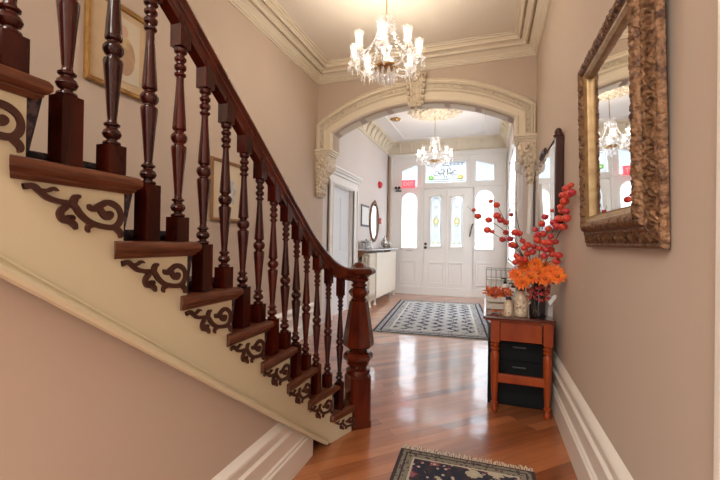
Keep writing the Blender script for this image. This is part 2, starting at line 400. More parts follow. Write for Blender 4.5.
# ---- archivolt: band between the outer and the inner arch lines, standing proud of the wall
OXL, OXR, OSP, OAP = XL+.005, XR-.005, 2.965, 3.425
half_out = (OXR-OXL)/2
def path_arch(t, inner_):
    # t in 0..1 : up the left leg, over the arc, down the right leg
    x0, x1, sp, ap, hf = (AXL, AXR, ASP, AAP, half_in) if inner_ else (OXL, OXR, OSP, OAP, half_out)
    if t < .12: return (x0, lerp(2.6, sp, t/.12))
    if t > .88: return (x1, lerp(sp, 2.6, (t-.88)/.12))
    x = lerp(x0, x1, (t-.12)/.76); return (x, arc_z(x, hf, sp, ap))
ap_prof = [(0,0),(0,.045),(.06,.062),(.10,.05),(.13,.05),(.16,.066),(.20,.072),(.24,.06),(.26,.034),(.44,.034),(.46,.052),(.52,.058),(.56,.046),(.58,.03),(.80,.03),(.82,.045),(.90,.05),(.97,.04),(1.0,.02),(1.0,-.02)]
ts = frange(0, 1, 120)
rows = []
for s_, dp in ap_prof:
    row = []
    for t in ts:
        o_, i_ = path_arch(t, False), path_arch(t, True)
        row.append((lerp(o_[0], i_[0], s_), YA - dp, lerp(o_[1], i_[1], s_)))
    rows.append(row)
arch = MB().grid(rows).build('trim_4', M['cream'], smooth=.5, origin=False, **ST)
dent = MB()
for t in frange(.015, .985, 170):
    o_, i_ = path_arch(t, False), path_arch(t, True)
    s_ = .35; x, z = lerp(o_[0], i_[0], s_), lerp(o_[1], i_[1], s_)
    t2_ = min(t+.002, 1); o2 = path_arch(t2_, False); i2 = path_arch(t2_, True)
    d = Vector((lerp(o2[0], i2[0], s_)-x, 0, lerp(o2[1], i2[1], s_)-z)); d = d.normalized() if d.length > 1e-6 else Vector((0,0,1))
    n = Vector((-d.z, 0, d.x))
    dent.obox((x, YA-.038, z), d*.0055, (0,.012,0), n*.020)
dent.build('bead_band', M['carve'], arch)
sof = MB()   # soffit panels with a darker sunk line
for k in range(6):
    ta, tb = .13+.74*k/6+.012, .13+.74*(k+1)/6-.012
    rws = []
    for t in frange(ta, tb, 14):
        x, z = path_arch(t, True); rws.append([(x, YA+.03, z-.004), (x, YA+.03, z-.012), (x, YA2-.03, z-.012), (x, YA2-.03, z-.004)])
    sof.grid(rws)
sof.build('soffit_panel', M['cream'], arch, smooth=.5)

# keystone and corbels
def keystone():
    k = thing('arch_keystone', (AXC, YA, 3.06), 'carved scroll keystone at the crown of the hall arch', 'keystone')
    pr = [(3.06,.05),(3.09,.085),(3.13,.10),(3.17,.085),(3.22,.075),(3.28,.085),(3.34,.115),(3.40,.145),(3.45,.15),(3.485,.12),(3.50,.07)]
    rows = []
    for z, d in pr:
        w = lerp(.075, .115, (z-3.06)/.44)
        rows.append([(AXC+w*math.sin(a*PI/2), YA-.01-d*(.55+.45*math.cos(a*PI/2)) + .012*math.cos(a*PI*5), z) for a in frange(-1, 1, 25)])
    b = MB().grid(rows); b.prism([rows[-1][0], rows[-1][-1], (AXC+.1,YA,3.50), (AXC-.1,YA,3.50)], (0,0,-.01)); b.prism([rows[0][0], rows[0][-1], (AXC+.07,YA,3.06), (AXC-.07,YA,3.06)], (0,0,.01))
    b.box(AXC-.075, AXC+.075, YA-.06, YA, 3.06, 3.5)
    b.build('scroll_block', M['carve'], k, smooth=.7)
    for sx in (-1, 1):
        lv = MB()
        for j in range(6):
            z = 3.10 + j*.07; lv.sphere((AXC+sx*(.085+.006*j), YA-.08-.008*j, z), .026, 8, 6, (.8,1,1.3))
        lv.build('leaf_carving', M['carve'], k, smooth=3)
    ro = MB()
    for j in range(7):
        a = 2*PI*j/7; ro.sphere((AXC+.045*math.cos(a), YA-.165, 3.42+.05*math.sin(a)), .022, 8, 6)
    ro.sphere((AXC, YA-.175, 3.42), .022, 8, 6); ro.build('rosette', M['carve'], k, smooth=3)
    ro = MB()
    for j in range(9):
        a = 2*PI*j/9; ro.sphere((AXC+.055*math.cos(a), YA-.09+.055*math.sin(a), 3.055), .024, 8, 6)
    ro.sphere((AXC, YA-.09, 3.03), .03, 8, 6); ro.build('pendant_boss', M['carve'], k, smooth=3)
keystone()
def corbel(xw, sgn, label):
    """sgn +1: bracket grows towards +x from the wall at xw"""
    c = thing('arch_corbel', (xw, YA+.1, 1.93), label, 'corbel', 'carved corbels under the arch')
    X = lambda d: xw + sgn*d
    y0, y1 = YA-.05, YA2+.01
    cap = MB(); 
    for (z0, z1, ex) in ((2.57,2.60,.255),(2.545,2.57,.235),(2.52,2.545,.215)):
        cap.box(min(X(0),X(ex)), max(X(0),X(ex)), y0-.02-(ex-.215)*.6, y1, z0, z1)
    cap.build('abacus', M['cream'], c, bevel=.006)
    # body: side profile of an S-scroll, narrowing to the foot
    pr = [(1.93,.012),(1.96,.045),(2.00,.055),(2.05,.05),(2.10,.062),(2.16,.085),(2.22,.10),(2.27,.115),(2.31,.15),(2.35,.19),(2.40,.205),(2.46,.20),(2.525,.185)]
    rows = []
    for z, d in pr:
        yb = lerp(.04, 0, (z-1.93)/.6)
        ring = []
        for k in range(9):
            u = k/8; ring.append((X(d), lerp(y0+yb, y1-yb, u)+0, z))
        ring = [(X(0), y0+yb, z)] + [(X(d*u), y0+yb-.012*math.sin(PI*u), z) for u in (.25,.5,.75)] + ring + [(X(d*u), y1-yb, z) for u in (.75,.5,.25)] + [(X(0), y1-yb, z)]
        rows.append(ring)
    b = MB().grid(rows); b.build('bracket_body', M['carve'], c, smooth=.6)
    lv = MB(); rnd = random.Random(3)
    for z, d in [(1.97,.03),(2.02,.03),(2.07,.03),(2.12,.04),(2.18,.05),(2.24,.06),(2.30,.075),(2.36,.10)]:
        for q in (-1, 1):
            lv.sphere((X(d*(1+.55*q)*.9+.012), y0+lerp(.04,0,(z-1.93)/.6)-.018, z+.012*q), .021, 8, 6, (1,.9,1.25))
    for z in (2.0,2.08,2.16,2.24,2.31):
        dd = interp(pr, z)
        for yq in (.25,.5,.75): lv.sphere((X(dd+.008), lerp(y0, y1, yq), z), .024, 8, 6, (.8,1,1.2))
    lv.build('acanthus_carving', M['carve'], c, smooth=3)
    sc = MB(); cx, cz = .105, 2.445
    pts = [(X(cx + r*math.cos(a)), y0-.014, cz + r*math.sin(a)) for a, r in [(t, .012+.0085*t) for t in frange(0, 6.6, 40)]]
    sc.tube(pts, .011, 8); sc.sphere((X(cx), y0-.018, cz), .02, 8, 6)
    sc.build('volute', M['carve'], c, smooth=3)
corbel(XL, 1, 'carved cream corbel under the arch on the staircase side, above the side door')
corbel(XR, -1, 'carved cream corbel under the arch beside the dark framed pier mirror')

# ---- baseboards
bprof = [(.035,0),(.035,.165),(.026,.178),(.030,.192),(.020,.204),(.020,.285),(.030,.298),(.030,.318),(.018,.334),(.018,.372),(.026,.384),(.024,.400),(.010,.420),(0,.436)]
def baseboard(name, wall_x, sgn, y0, y1, scale=1.0):
    mb = MB(); pf = [(0,0)] + bprof
    rows = [[(wall_x+sgn*d, y, z*scale) for y in (y0, y1)] for d, z in pf]
    mb.grid(rows); A = [r[0] for r in rows]; B = [r[1] for r in rows]; n = len(mb.v); mb.add(A, [tuple(range(len(A)))]); mb.add(B, [tuple(range(len(B)))])
    return mb.build(name, M['base'], smooth=.5, **ST)
baseboard('baseboard_right', XR, -1, 1.075, YA)
baseboard('baseboard_left', XL, 1, 2.75, YA)
baseboard('baseboard_vestibule_left', VXL, 1, 7.05, YF)
baseboard('baseboard_vestibule_right', VXR, -1, YA2, YF)

# ---- casing on the right wall beside the camera (door_3)
d3 = MB(); 
for a, b, dpt in ((.94,1.068,.022),(1.04,1.068,.03),(.94,.96,.03)): d3.box(XR-dpt, XR, a, b, 0, 2.5)
d3.box(XR-.022, XR, .1, 1.068, 2.5, 2.62); d3.box(XR-.022, XR, .1, .22, 0, 2.5)
door3 = d3.build('door_3', M['base'], bevel=.004, **ST)
MB().box(XR-.008, XR, .22, .94, .01, 2.5).build('door_panel', M['white'], door3)

# ---- side door (door_2) on the vestibule left wall
cz = DZ
cs = MB()
def jamb(y0, y1, s):
    cs.box(VXL, VXL+.03, y0, y1, 0, cz+.02)
    e = y0 if s < 0 else y1-.03
    cs.box(VXL, VXL+.055, e, e+.03, 0, cz+.02); e = y1-.035 if s < 0 else y0
    cs.box(VXL, VXL+.042, e, e+.035, 0, cz+.02)
jamb(DY0-.18, DY0, -1); jamb(DY1, DY1+.18, 1)
cs.box(VXL, VXL+.04, DY0-.18, DY1+.18, cz, cz+.15); cs.box(VXL, VXL+.07, DY0-.2, DY1+.2, cz+.15, cz+.20)
cs.box(VXL, VXL+.10, DY0-.22, DY1+.22, cz+.20, cz+.235); cs.box(VXL, VXL+.12, DY0-.24, DY1+.24, cz+.235, cz+.275)
cs.box(VXL, VXL+.05, DY0-.18, DY1+.18, cz+.02, cz+.05)
door2 = cs.build('door_2', M['white'], bevel=.005, **ST)
leaf = MB().box(VXL-.115, VXL-.075, DY0, DY1, .01, cz)
for a, b, c_, d_ in ((DY0+.12,DY0+.45,.25,.95),(DY0+.55,DY1-.12,.25,.95),(DY0+.12,DY0+.45,1.15,2.1),(DY0+.55,DY1-.12,1.15,2.1)):
    leaf.box(VXL-.08, VXL-.066, a, b, c_, d_)
lf = leaf.build('door_leaf', M['door2'], door2, bevel=.006)
rv = MB(); rv.box(VXL-.12, VXL, DY0, DY0+.012, 0, cz); rv.box(VXL-.12, VXL, DY1-.012, DY1, 0, cz); rv.box(VXL-.12, VXL, DY0, DY1, cz-.012, cz)
rv.build('door_reveal', M['white'], door2)
MB().box(VXL-.075, VXL-.045, DY0+.01, DY0+.06, 2.10, 2.14).build('hinge', M['black'], lf)

# ---- front wall: one panelled screen with door, sidelights and transoms
DL, DR, DTOP = -1.56, -.36, 2.66
SL = [(-2.125,-1.715,1.17,2.575), (-.318,.105,1.17,2.595)]
TC = (-1.525,-.538,2.80,3.315); TL = (-2.125,-1.728,2.70,3.275); TR = (-.316,.098,2.815,3.295)
fw = MB()
holed(fw, VXL-.12, VXR+.12, 0, VC, [(DL,DR,0,DTOP), SL[0], SL[1], TC, TL, TR], lambda m,a,b,c,d: m.box(a,b,YF,YF+.09,c,d))
for a, b, c, d in SL:                                   # arched heads
    r = (b-a)/2; cx = (a+b)/2; zs = d-r
    for s in (-1, 1):
        pts = [(cx+s*r, YF, d)] + [(cx+s*r*math.sin(t), YF, zs+r*math.cos(t)) for t in frange(0, PI/2, 14)]
        fw.prism(pts, (0,.09,0))
fw.prism([(TL[0],YF,3.276),(TL[0],YF,3.140),(TL[1],YF,3.276)], (0,.09,0)); fw.prism([(TR[1],YF,3.296),(TR[0],YF,3.296),(TR[1],YF,3.180)], (0,.09,0))
front = fw.build('wall_front', M['white'], **ST)
pn = MB()
def raised(mb, a, b, c, d, y, w=.028, h=.016):
    mb.box(a, b, y-h, y, c, c+w); mb.box(a, b, y-h, y, d-w, d); mb.box(a, a+w, y-h, y, c+w, d-w); mb.box(b-w, b, y-h, y, c+w, d-w)
    mb.box(a+w+.035, b-w-.035, y-.010, y, c+w+.035, d-w-.035)
for a, b in ((-2.15,-1.73),(-.30,.10)):
    raised(pn, a, b, .28, .84, YF); pn.box(a, b, YF-.02, YF, .84, .865)
for a, b, c, d in SL:                                   # glazing beads
    r = (b-a)/2; cx = (a+b)/2; zs = d-r
    pn.tube([(a,YF,c),(a,YF,zs)] + [(cx-r*math.cos(t),YF,zs+r*math.sin(t)) for t in frange(.15,PI-.15,16)] + [(b,YF,zs),(b,YF,c)], .014, 6); pn.box(a-.02,b+.02,YF-.025,YF,c-.035,c)
for X_ in (DL-.05, DR+.01): pn.box(X_, X_+.04, YF-.022, YF, 0, 2.70)
pn.box(VXL+.02, VXR-.02, YF-.03, YF, 2.685, 2.725)      # transom bar
pn.box(VXL+.02, VXR-.02, YF-.02, YF, .0, .20)
pn.box(VXL+.03, VXL+.10, YF-.04, YF, 0, 3.44); pn.box(VXR-.10, VXR-.03, YF-.04, YF, 0, 3.44)
pn.box(VXL+.01, VXR-.01, YF-.05, YF, 3.44, 3.50); pn.box(VXL+.01, VXR-.01, YF-.08, YF, 3.50, 3.545)
for X_ in (-1.64,-.44): pn.box(X_, X_+.035, YF-.02, YF, 2.725, 3.44)
pn.build('panel_moulding', M['white'], front, bevel=.005)
MB().box(-1.99, -1.83, YF-.012, YF, 1.085, 1.115).build('letter_slot', M['steel'], front, bevel=.004)
MB().tube([(VXL+.045, YF-.11, 0), (VXL+.045, YF-.11, 3.5)], .035, 12).build('heating_pipe', mat('pipe paint', (.33,.22,.14), .5), smooth=.6,
    **T('tall brown painted heating pipe in the corner beside the front door screen', 'pipe'))

def win(num, a, b, c, d, y=YF+.045, shape=None, m='frost'):
    w = thing('window_%d' % num, ((a+b)/2, y, c), '', '')
    for k in ('label', 'category'): del w[k]
    w['kind'] = 'structure'
    if shape == 'arch':
        r = (b-a)/2; cx = (a+b)/2; zs = d-r
        poly = [(a,y,c),(b,y,c)] + [(cx+r*math.cos(t),y,zs+r*math.sin(t)) for t in frange(0,PI,20)]
    elif shape == 'dl': poly = [(a,y,c),(b,y,c),(b,y,d),(a,y,3.14)]
    elif shape == 'dr': poly = [(a,y,c),(b,y,c),(b,y,3.18),(a,y,d)]
    else: poly = [(a,y,c),(b,y,c),(b,y,d),(a,y,d)]
    MB().prism(poly, (0,.006,0)).build('pane', M[m], w)
    return w
w1 = win(1, *SL[0], shape='arch'); w2 = win(2, *SL[1], shape='arch'); w3 = win(3, *TC, m='stain'); w4 = win(4, *TL, shape='dl', m='clear'); w5 = win(5, *TR, shape='dr', m='clear')
def ell(cx, cz, rx, rz, y, n=20): return [(cx+rx*math.cos(2*PI*k/n), y, cz+rz*math.sin(2*PI*k/n)) for k in range(n)]
# frosted scroll lines of the sidelights
for w, (a, b, c, d) in ((w1, SL[0]), (w2, SL[1])):
    l = MB(); y = YF+.04; cx = (a+b)/2
    for k in range(7): l.tube(ell(cx, c+.12+k*.16, .07, .07, y), .005, 5, closed=True)
    l.build('etched_scroll', mat('etched line', (.62,.68,.64), .6), w)
# centre transom
l = MB(); y = YF+.04; a, b, c, d = TC; cx = (a+b)/2
for e in (.035, .085): l.tube([(a+e,y,c+e),(b-e,y,c+e),(b-e,y,d-e),(a+e,y,d-e)], .009, 5, closed=True)
for s in (-1, 1):
    sp = [(cx+s*(.02+.20*t/5+.0), y, c+.12+.1*t/5+.10*math.sin(t*.9)) for t in frange(0, 5, 20)]
    l.tube(sp, .007, 5)
    l.tube([(cx+s*(.23+r*math.cos(t)), y, c+.26+r*math.sin(t)) for t, r in [(q, .02+.011*q) for q in frange(0, 6, 24)]], .010, 5)
    l.tube([(cx+s*(.09+r*math.cos(t)), y, c+.30+r*math.sin(t)) for t, r in [(q, .02+.012*q) for q in frange(0, 6, 24)]], .010, 5)
l.tube(ell(cx, c+.26, .05, .12, y), .007, 5, closed=True); l.tube(ell(cx, c+.26, .13, .17, y), .006, 5, closed=True)
l.build('leading', M['lead'], w3)
for s, mm in ((-1,'green'),(1,'yellow')):
    q = MB()
    for k in range(5):
        t = 2*PI*k/5; q.sphere((cx+s*.36+.045*math.cos(t), y, c+.13+.04*math.sin(t)), .03, 8, 6, (1,.15,1))
    q.build('coloured_glass', M[mm], w3)
q = MB()
for k in range(10): q.box(a+.04+k*.092, a+.078+k*.092, y-.003, y+.003, d-.082, d-.04)
q.build('coloured_glass', M['blue'], w3)

# tall side window added on the vestibule's right wall to bring in more daylight
w6 = thing('window_6', (VXR, (WY0+WY1)/2, WZ0), '', '')
for k in ('label', 'category'): del w6[k]
w6['kind'] = 'structure'
q = MB()
for a, b, c, d in ((WY0-.12,WY0,WZ0-.1,WZ1+.14),(WY1,WY1+.12,WZ0-.1,WZ1+.14),(WY0,WY1,WZ1,WZ1+.14),(WY0,WY1,WZ0-.1,WZ0)): q.box(VXR-.022, VXR, a, b, c, d)
q.build('casing', M['white'], w6, bevel=.005)
q = MB()
for a, b, c, d in ((WY0,WY0+.05,WZ0,WZ1),(WY1-.05,WY1,WZ0,WZ1),(WY0,WY1,WZ1-.05,WZ1),(WY0,WY1,WZ0,WZ0+.05),(WY0,WY1,2.0,2.05),(WY0+1.08,WY0+1.12,WZ0,WZ1)): q.box(VXR+.003, VXR+.04, a, b, c, d)
q.build('sash', M['white'], w6)
MB().box(VXR+.020, VXR+.024, WY0, WY1, WZ0, WZ1).build('pane', M['frost'], w6)
# ---- front door (door_1)
dr = thing('door_1', ((DL+DR)/2, YF+.02, 0), '', ''); 
for k in ('label', 'category'): del dr[k]
dr['kind'] = 'structure'
LT = [(-1.387,-1.125,1.22,2.475), (-.880,-.615,1.22,2.46)]
db = MB(); y0, y1 = YF+.022, YF+.068
holed(db, DL+.006, DR-.006, .012, DTOP-.006, LT, lambda m,a,b,c,d: m.box(a,b,y0,y1,c,d))
for a, b, c, d in LT:
    r = (b-a)/2; cx = (a+b)/2; rz = .10; zs = d-rz
    for s in (-1, 1): db.prism([(cx+s*r,y0,d)] + [(cx+s*r*math.sin(t), y0, zs+rz*math.cos(t)) for t in frange(0,PI/2,10)], (0,y1-y0,0))
leafd = db.build('door_leaf', M['white'], dr)
dm = MB()
dm.box(DL-.03,DL+.03,y1+.001,y1+.02,0,DTOP+.03); dm.box(DR-.03,DR+.03,y1+.001,y1+.02,0,DTOP+.03); dm.box(DL,DR,y1+.001,y1+.02,DTOP-.03,DTOP+.03); dm.box(DL,DR,y1+.001,y1+.02,0,.03)
raised(dm, -1.415, -1.035, .285, .815, y0); raised(dm, -.935, -.60, .285, .815, y0)
dm.box(-1.42,-1.03,y0-.022,y0,.815,.84); dm.box(-.94,-.595,y0-.022,y0,.815,.84); dm.box(-1.0,-.97,y0-.012,y0,.05,2.6)
for a, b, c, d in LT:
    dm.box(a-.03,a,y0-.016,y0,c-.03,d-.08); dm.box(b,b+.03,y0-.016,y0,c-.03,d-.08); dm.box(a-.03,b+.03,y0-.03,y0,c-.05,c-.02)
    dm.tube([( (a+b)/2-((b-a)/2+.015)*math.cos(t), y0, d-.09+.11*math.sin(t)) for t in frange(0,PI,14)], .014, 6)
    for s in (a-.02, b+.02): dm.sphere((s,y0-.01,d+.005), .022, 8, 6)
dm.build('panel_moulding', M['white'], dr, bevel=.004)
for a, b, c, d in LT:
    cx = (a+b)/2; y = y0+.02; r = (b-a)/2
    p = MB().prism([(a,y,c),(b,y,c),(b,y,d-.1)] + [(cx+r*math.cos(t), y, d-.10+.10*math.sin(t)) for t in frange(.1,PI-.1,10)] + [(a,y,d-.1)], (0,.006,0)).build('glass_light', M['stain'], dr)
    l = MB(); yl = y-.006
    l.tube([(a+.02,yl,c+.02),(b-.02,yl,c+.02),(b-.02,yl,d-.12),(cx+.06,yl,d-.05),(cx-.06,yl,d-.05),(a+.02,yl,d-.12)], .008, 5, closed=True)
    for k in range(5):
        zc = c+.15+k*.235
        l.tube(ell(cx, zc, .075, .10, yl), .0075, 5, closed=True); l.tube(ell(cx, zc, .03, .055, yl), .006, 5, closed=True)
        for s in (-1,1): l.tube([(cx+s*(.045+rr*math.cos(t)), yl, zc+.115+rr*math.sin(t)) for t, rr in [(q_, .008+.006*q_) for q_ in frange(0,5,16)]], .006, 5)
    l.build('leading', M['lead'], p)
    q = MB()
    for k in range(6):
        t = 2*PI*k/6; q.sphere((cx+.05*math.cos(t), yl+.001, c+.62+.06*math.sin(t)), .028, 8, 6, (1,.12,1))
    for s in (-1,1): q.sphere((cx+s*.06, yl+.001, c+.08), .03, 8, 6, (1,.12,.8))
    q.build('coloured_glass', M['yellow'], p)
for z, r in ((1.275,.034),(1.185,.036)):
    kn = MB().lathe([(0,.03),(-.012,.03),(-.016,.014),(-.035,.014),(-.04,r*.8),(-.055,r),(-.07,r*.8),(-.075,.004)], (-1.50, y0, z), 14, axis='y')
    kn.build('door_knob' if z < 1.2 else 'deadbolt', M['black'], dr, smooth=.6)
MB().tube(smooth_path([(-.44,y0-.03,1.47),(-.42,y0-.06,1.55),(-.40,y0-.06,1.68),(-.37,y0-.03,1.77)], 5), .016, 8).build('door_pull', M['black'], dr, smooth=3)
# ================================================================== STAIRCASE
RISE, RUN, Y0, XS = .1847, .2403, 2.7429, -.985
NST = 12
def fl(y): return .40*max(0, y-1.9)**2
def flare(x, y, z): return (x + fl(y), y, z)
tip = lambda n: Y0 - RUN*n
st = thing('staircase', (-1.65, 1.2, 0), 'dark brown stair with cream side panel rising from the hall towards the near left', 'staircase')
SB = lambda y: max(0.0, 1.247 - .72*(y-.484))           # underside line of the string
cols = []
for n in range(NST, 0, -1):
    yr0 = tip(n+1)-.036; yr1 = tip(n)-.036               # between riser n+1 and riser n the string top is under tread n
    for y in frange(yr0, yr1, 9): cols.append((y, n*RISE-.03))
cols = [(y, z) for y, z in cols if y <= 2.44]
f_, b_ = [], []
mb = MB(); t_ = .03
rows = [[(XS+fl(y), y, SB(y)), (XS+fl(y), y, max(z, SB(y)+.005)), (XS+fl(y)-t_, y, max(z, SB(y)+.005)), (XS+fl(y)-t_, y, SB(y))] for y, z in cols]
mb.grid(rows, False, True); mb.f.append((0,1,2,3)); k_ = len(mb.v)-4; mb.f.append((k_,k_+1,k_+2,k_+3))
mb.build('stringer', M['stringer'], st)
# moulding along the string's foot
mp = [(0,.021),(.010,.020),(.014,.015),(.010,.012),(.012,.008),(.018,.005),(.024,0),(.025,-.008),(.020,-.015),(0,-.017)]
ys = frange(-.35, 2.16, 40)
nrm = Vector((0, .72, 1)).normalized()
rows = [[(XS+fl(y)+d, y+nrm.y*h, max(.0, 1.247-.72*(y-.484)+nrm.z*h)) for y in ys] for d, h in mp]
mb = MB().grid(rows); mb.add([r[-1] for r in rows], [tuple(range(len(rows)))])
mb.build('stringer_moulding', M['stringer'], st, smooth=.5)
def tread_mesh(n):
    t, z = tip(n), n*RISE; mb = MB()
    r = .021
    pf = [(0,-.046)] + [(0.0,-.046)]
    # nosing profile (out, z): rounded lip over a small cove
    prof = [(-.05,0),(-.016,0),(-.006,-.004),(0,-.013),(0,-.026),(-.006,-.034),(-.012,-.037),(-.012,-.042),(-.022,-.050),(-.05,-.050)]
    xe, ye = XS+.030, t; yb = t-.322
    # mitred lip round the outer end and the front
    loop = lambda o: [(-2.33, ye+o), (xe+o-.0, ye+o), (xe+o, yb-o*.6)]
    rows = []
    for o, h in prof:
        L_ = loop(o); row = []
        for (x, y) in (L_[0], (lerp(L_[0][0], L_[1][0], .5), L_[0][1]), L_[1]): row.append((x, y, z+h))
        for u in (.25,.5,.75,1.0): row.append((L_[1][0], lerp(L_[1][1], L_[2][1], u), z+h))
        rows.append(row)
    mb.grid(rows); mb.add([r[-1] for r in rows], [tuple(range(len(rows)))])
    mb.box(-2.33, xe-.04, t-RUN-.045, ye-.04, z-.03, z-.0005)
    return mb.map(flare)
for n in range(1, NST+1):
    if n == 1: 
        m_ = MB().box(-2.33, XS+.02, tip(1)-RUN-.04, tip(1)-.02, RISE-.04, RISE).map(lambda x,y,z: (x+fl(min(y, 2.3)), y, z)); m_.build('tread', M['tread'], st, bevel=.012)
        rt = MB().box(XS-.01, XS+.03, tip(1)-.30, tip(1)-.09, RISE-.045, RISE+.001).map(flare); rt.build('return_nosing', M['tread'], st, bevel=.012)
    else: tread_mesh(n).build('tread', M['tread'], st, smooth=.6)
    yr = tip(n)-.036
    xr_ = XS-.004+fl(min(yr, 2.3)); z0_, z1_ = (n-1)*RISE, n*RISE-.046
    MB().prism([(-2.33,yr-.015,z0_),(-2.33,yr+.001,z0_),(-2.33,yr+.030,z1_),(-2.33,yr-.015,z1_)], (xr_+2.33,0,0)).build('riser', M['runner'], st)

# scroll brackets, cut from one board: strokes of a curling stem
BX0, BZ0, BSC = .535, 1.4285, (.774-.535)/650.0            # board frame of the eighth tread
STROKES = [
 [(8,72,36),(60,62,34),(95,88,34),(140,122,34),(200,138,32),(270,146,36),(310,165,40),(340,205,40),(385,245,38),(440,272,38),(520,288,38),(590,288,42),(632,255,40),(645,200,34),(625,150,36),(580,120,42),(530,114,40),(485,138,42),(442,165,44),(412,160,36),(402,138,12)],
 [(476,158,40),(512,205,46),(545,214,50),(566,196,34),(552,182,22),(534,184,8)],
 [(296,172,44),(298,130,44),(312,102,42),(342,90,14)],
 [(252,165,40),(216,208,38),(232,250,42),(276,264,40),(304,284,40),(318,314,12)],
 [(270,262,26),(290,238,38),(268,232,22),(258,244,8)],
 [(95,82,24),(138,80,22),(172,62,22),(200,74,6)],
 [(440,276,34),(402,290,30),(394,310,24),(402,332,6)],
 [(600,292,40),(634,322,38),(642,348,26),(636,366,8)]]
def bracket(n):
    dy, dz = tip(n)-tip(8), (n-8)*RISE; mb = MB()
    dz -= .0
    for si, s in enumerate(STROKES):
        P = smooth_path([(a, b, 0) for a, b, w in s], 5); W = []
        for i in range(len(s)-1): W += [lerp(s[i][2], s[i+1][2], k/5) for k in range(5)]
        W.append(s[-1][2]); rows = []
        for i, p in enumerate(P):
            t = (P[min(i+1,len(P)-1)]-P[max(i-1,0)]).normalized(); nn = Vector((-t.y, t.x, 0)); w = W[i]*.51
            a, b = p+nn*w, p-nn*w; row = []
            for q, x in ((a, 0), (a, .0085+.0004*si), (b, .0085+.0004*si), (b, 0)):
                y = BX0 + q.x*BSC + dy; z = BZ0 - .016 - (q.y-72)*BSC*1.03 + dz; row.append((XS + x, y, z))
            rows.append(row)
        mb.grid(rows, False, True); mb.f.append(tuple(len(mb.v)-k for k in (1,2,3,4)))
    return mb.map(flare)
for n in range(1, NST+1):
    b = bracket(n)
    if n == 1: b.map(lambda x,y,z: (x, lerp(2.33, y, .7), max(.004, .09+ (z-.09)*.75)))
    b.build('scroll_bracket', M['bracket'], st)

# wall under the stair and its baseboard (both stop under the string)
UW = -1.030
zc_ = lambda y: max(.001, 1.250-.72*(y-.484))
mb = MB(); ysu = frange(-.5, 2.13, 24)
rows = [[(UW, y, 0), (UW, y, zc_(y)), (UW-.06, y, zc_(y)), (UW-.06, y, 0)] for y in ysu]
mb.grid(rows, False, True); mb.f += [(0,1,2,3)]
mb.build('wall_understair', M['wall'], **ST)
mb = MB(); pf = [(0,0)]+[(d, z*.80) for d, z in bprof]
ysb = frange(-.5, 2.06, 60)
rows = [[(UW+d, y, min(z, zc_(y)-.004)) for y in ysb] for d, z in pf]
mb.grid(rows); mb.add([r[-1] for r in rows], [tuple(range(len(rows)))])
mb.build('baseboard_stair', M['base'], smooth=.5, **ST)

# carpet runner: lies on the treads and hangs slack from each nosing to the foot of the riser
rp = []
for n in range(NST, 0, -1):
    z, y1 = n*RISE, tip(n); yb = tip(n+1)-.036
    rp += [(yb+.012, z+.004), (yb+.03, z+.002), (lerp(yb,y1,.5), z+.004), (y1-.01, z+.003), (y1+.008, z-.012)]
rp.append((tip(1)+.0, .02))
rp[-2] = (rp[-2][0], rp[-2][1])
mb = MB(); rows = []
P = [Vector((0,a,b)) for a, b in rp]
for i, p in enumerate(P):
    t = (P[min(i+1,len(P)-1)]-P[max(i-1,0)]).normalized(); nn = Vector((0,-t.z,t.y)) if True else None
    if nn.z + nn.y < 0: nn = -nn
    q = p + nn*.032
    rows.append([(-2.18,p.y,p.z),(-1.062,p.y,p.z),(-1.052,(p.y+q.y)/2,(p.z+q.z)/2),(-1.062,q.y,q.z),(-2.18,q.y,q.z)])
mb.grid(rows, False, True)
mb.build('stair_runner', M['runner'], smooth=.6, **T('dark patterned carpet runner lying up the middle of the stairs', 'carpet runner'))

# ================================================================== STAIR RAILING
rl = thing('stair_railing', (-.87, 2.53, 0), 'dark red mahogany stair railing with turned balusters and octagonal newel post', 'railing')
RXB = -1.008
def rail_top(y):
    s = 1.537 + .769*(1.765-y)
    return s if y < 2.0 else interp([(2.0,1.356),(2.06,1.312),(2.12,1.268),(2.18,1.224),(2.24,1.184),(2.30,1.152),(2.36,1.130),(2.42,1.120),(2.55,1.115)], y)
ry = frange(-.22, 1.95, 24) + frange(2.0, 2.50, 22)
ctr = [Vector((RXB+fl(y), y, rail_top(y))) for y in ry]
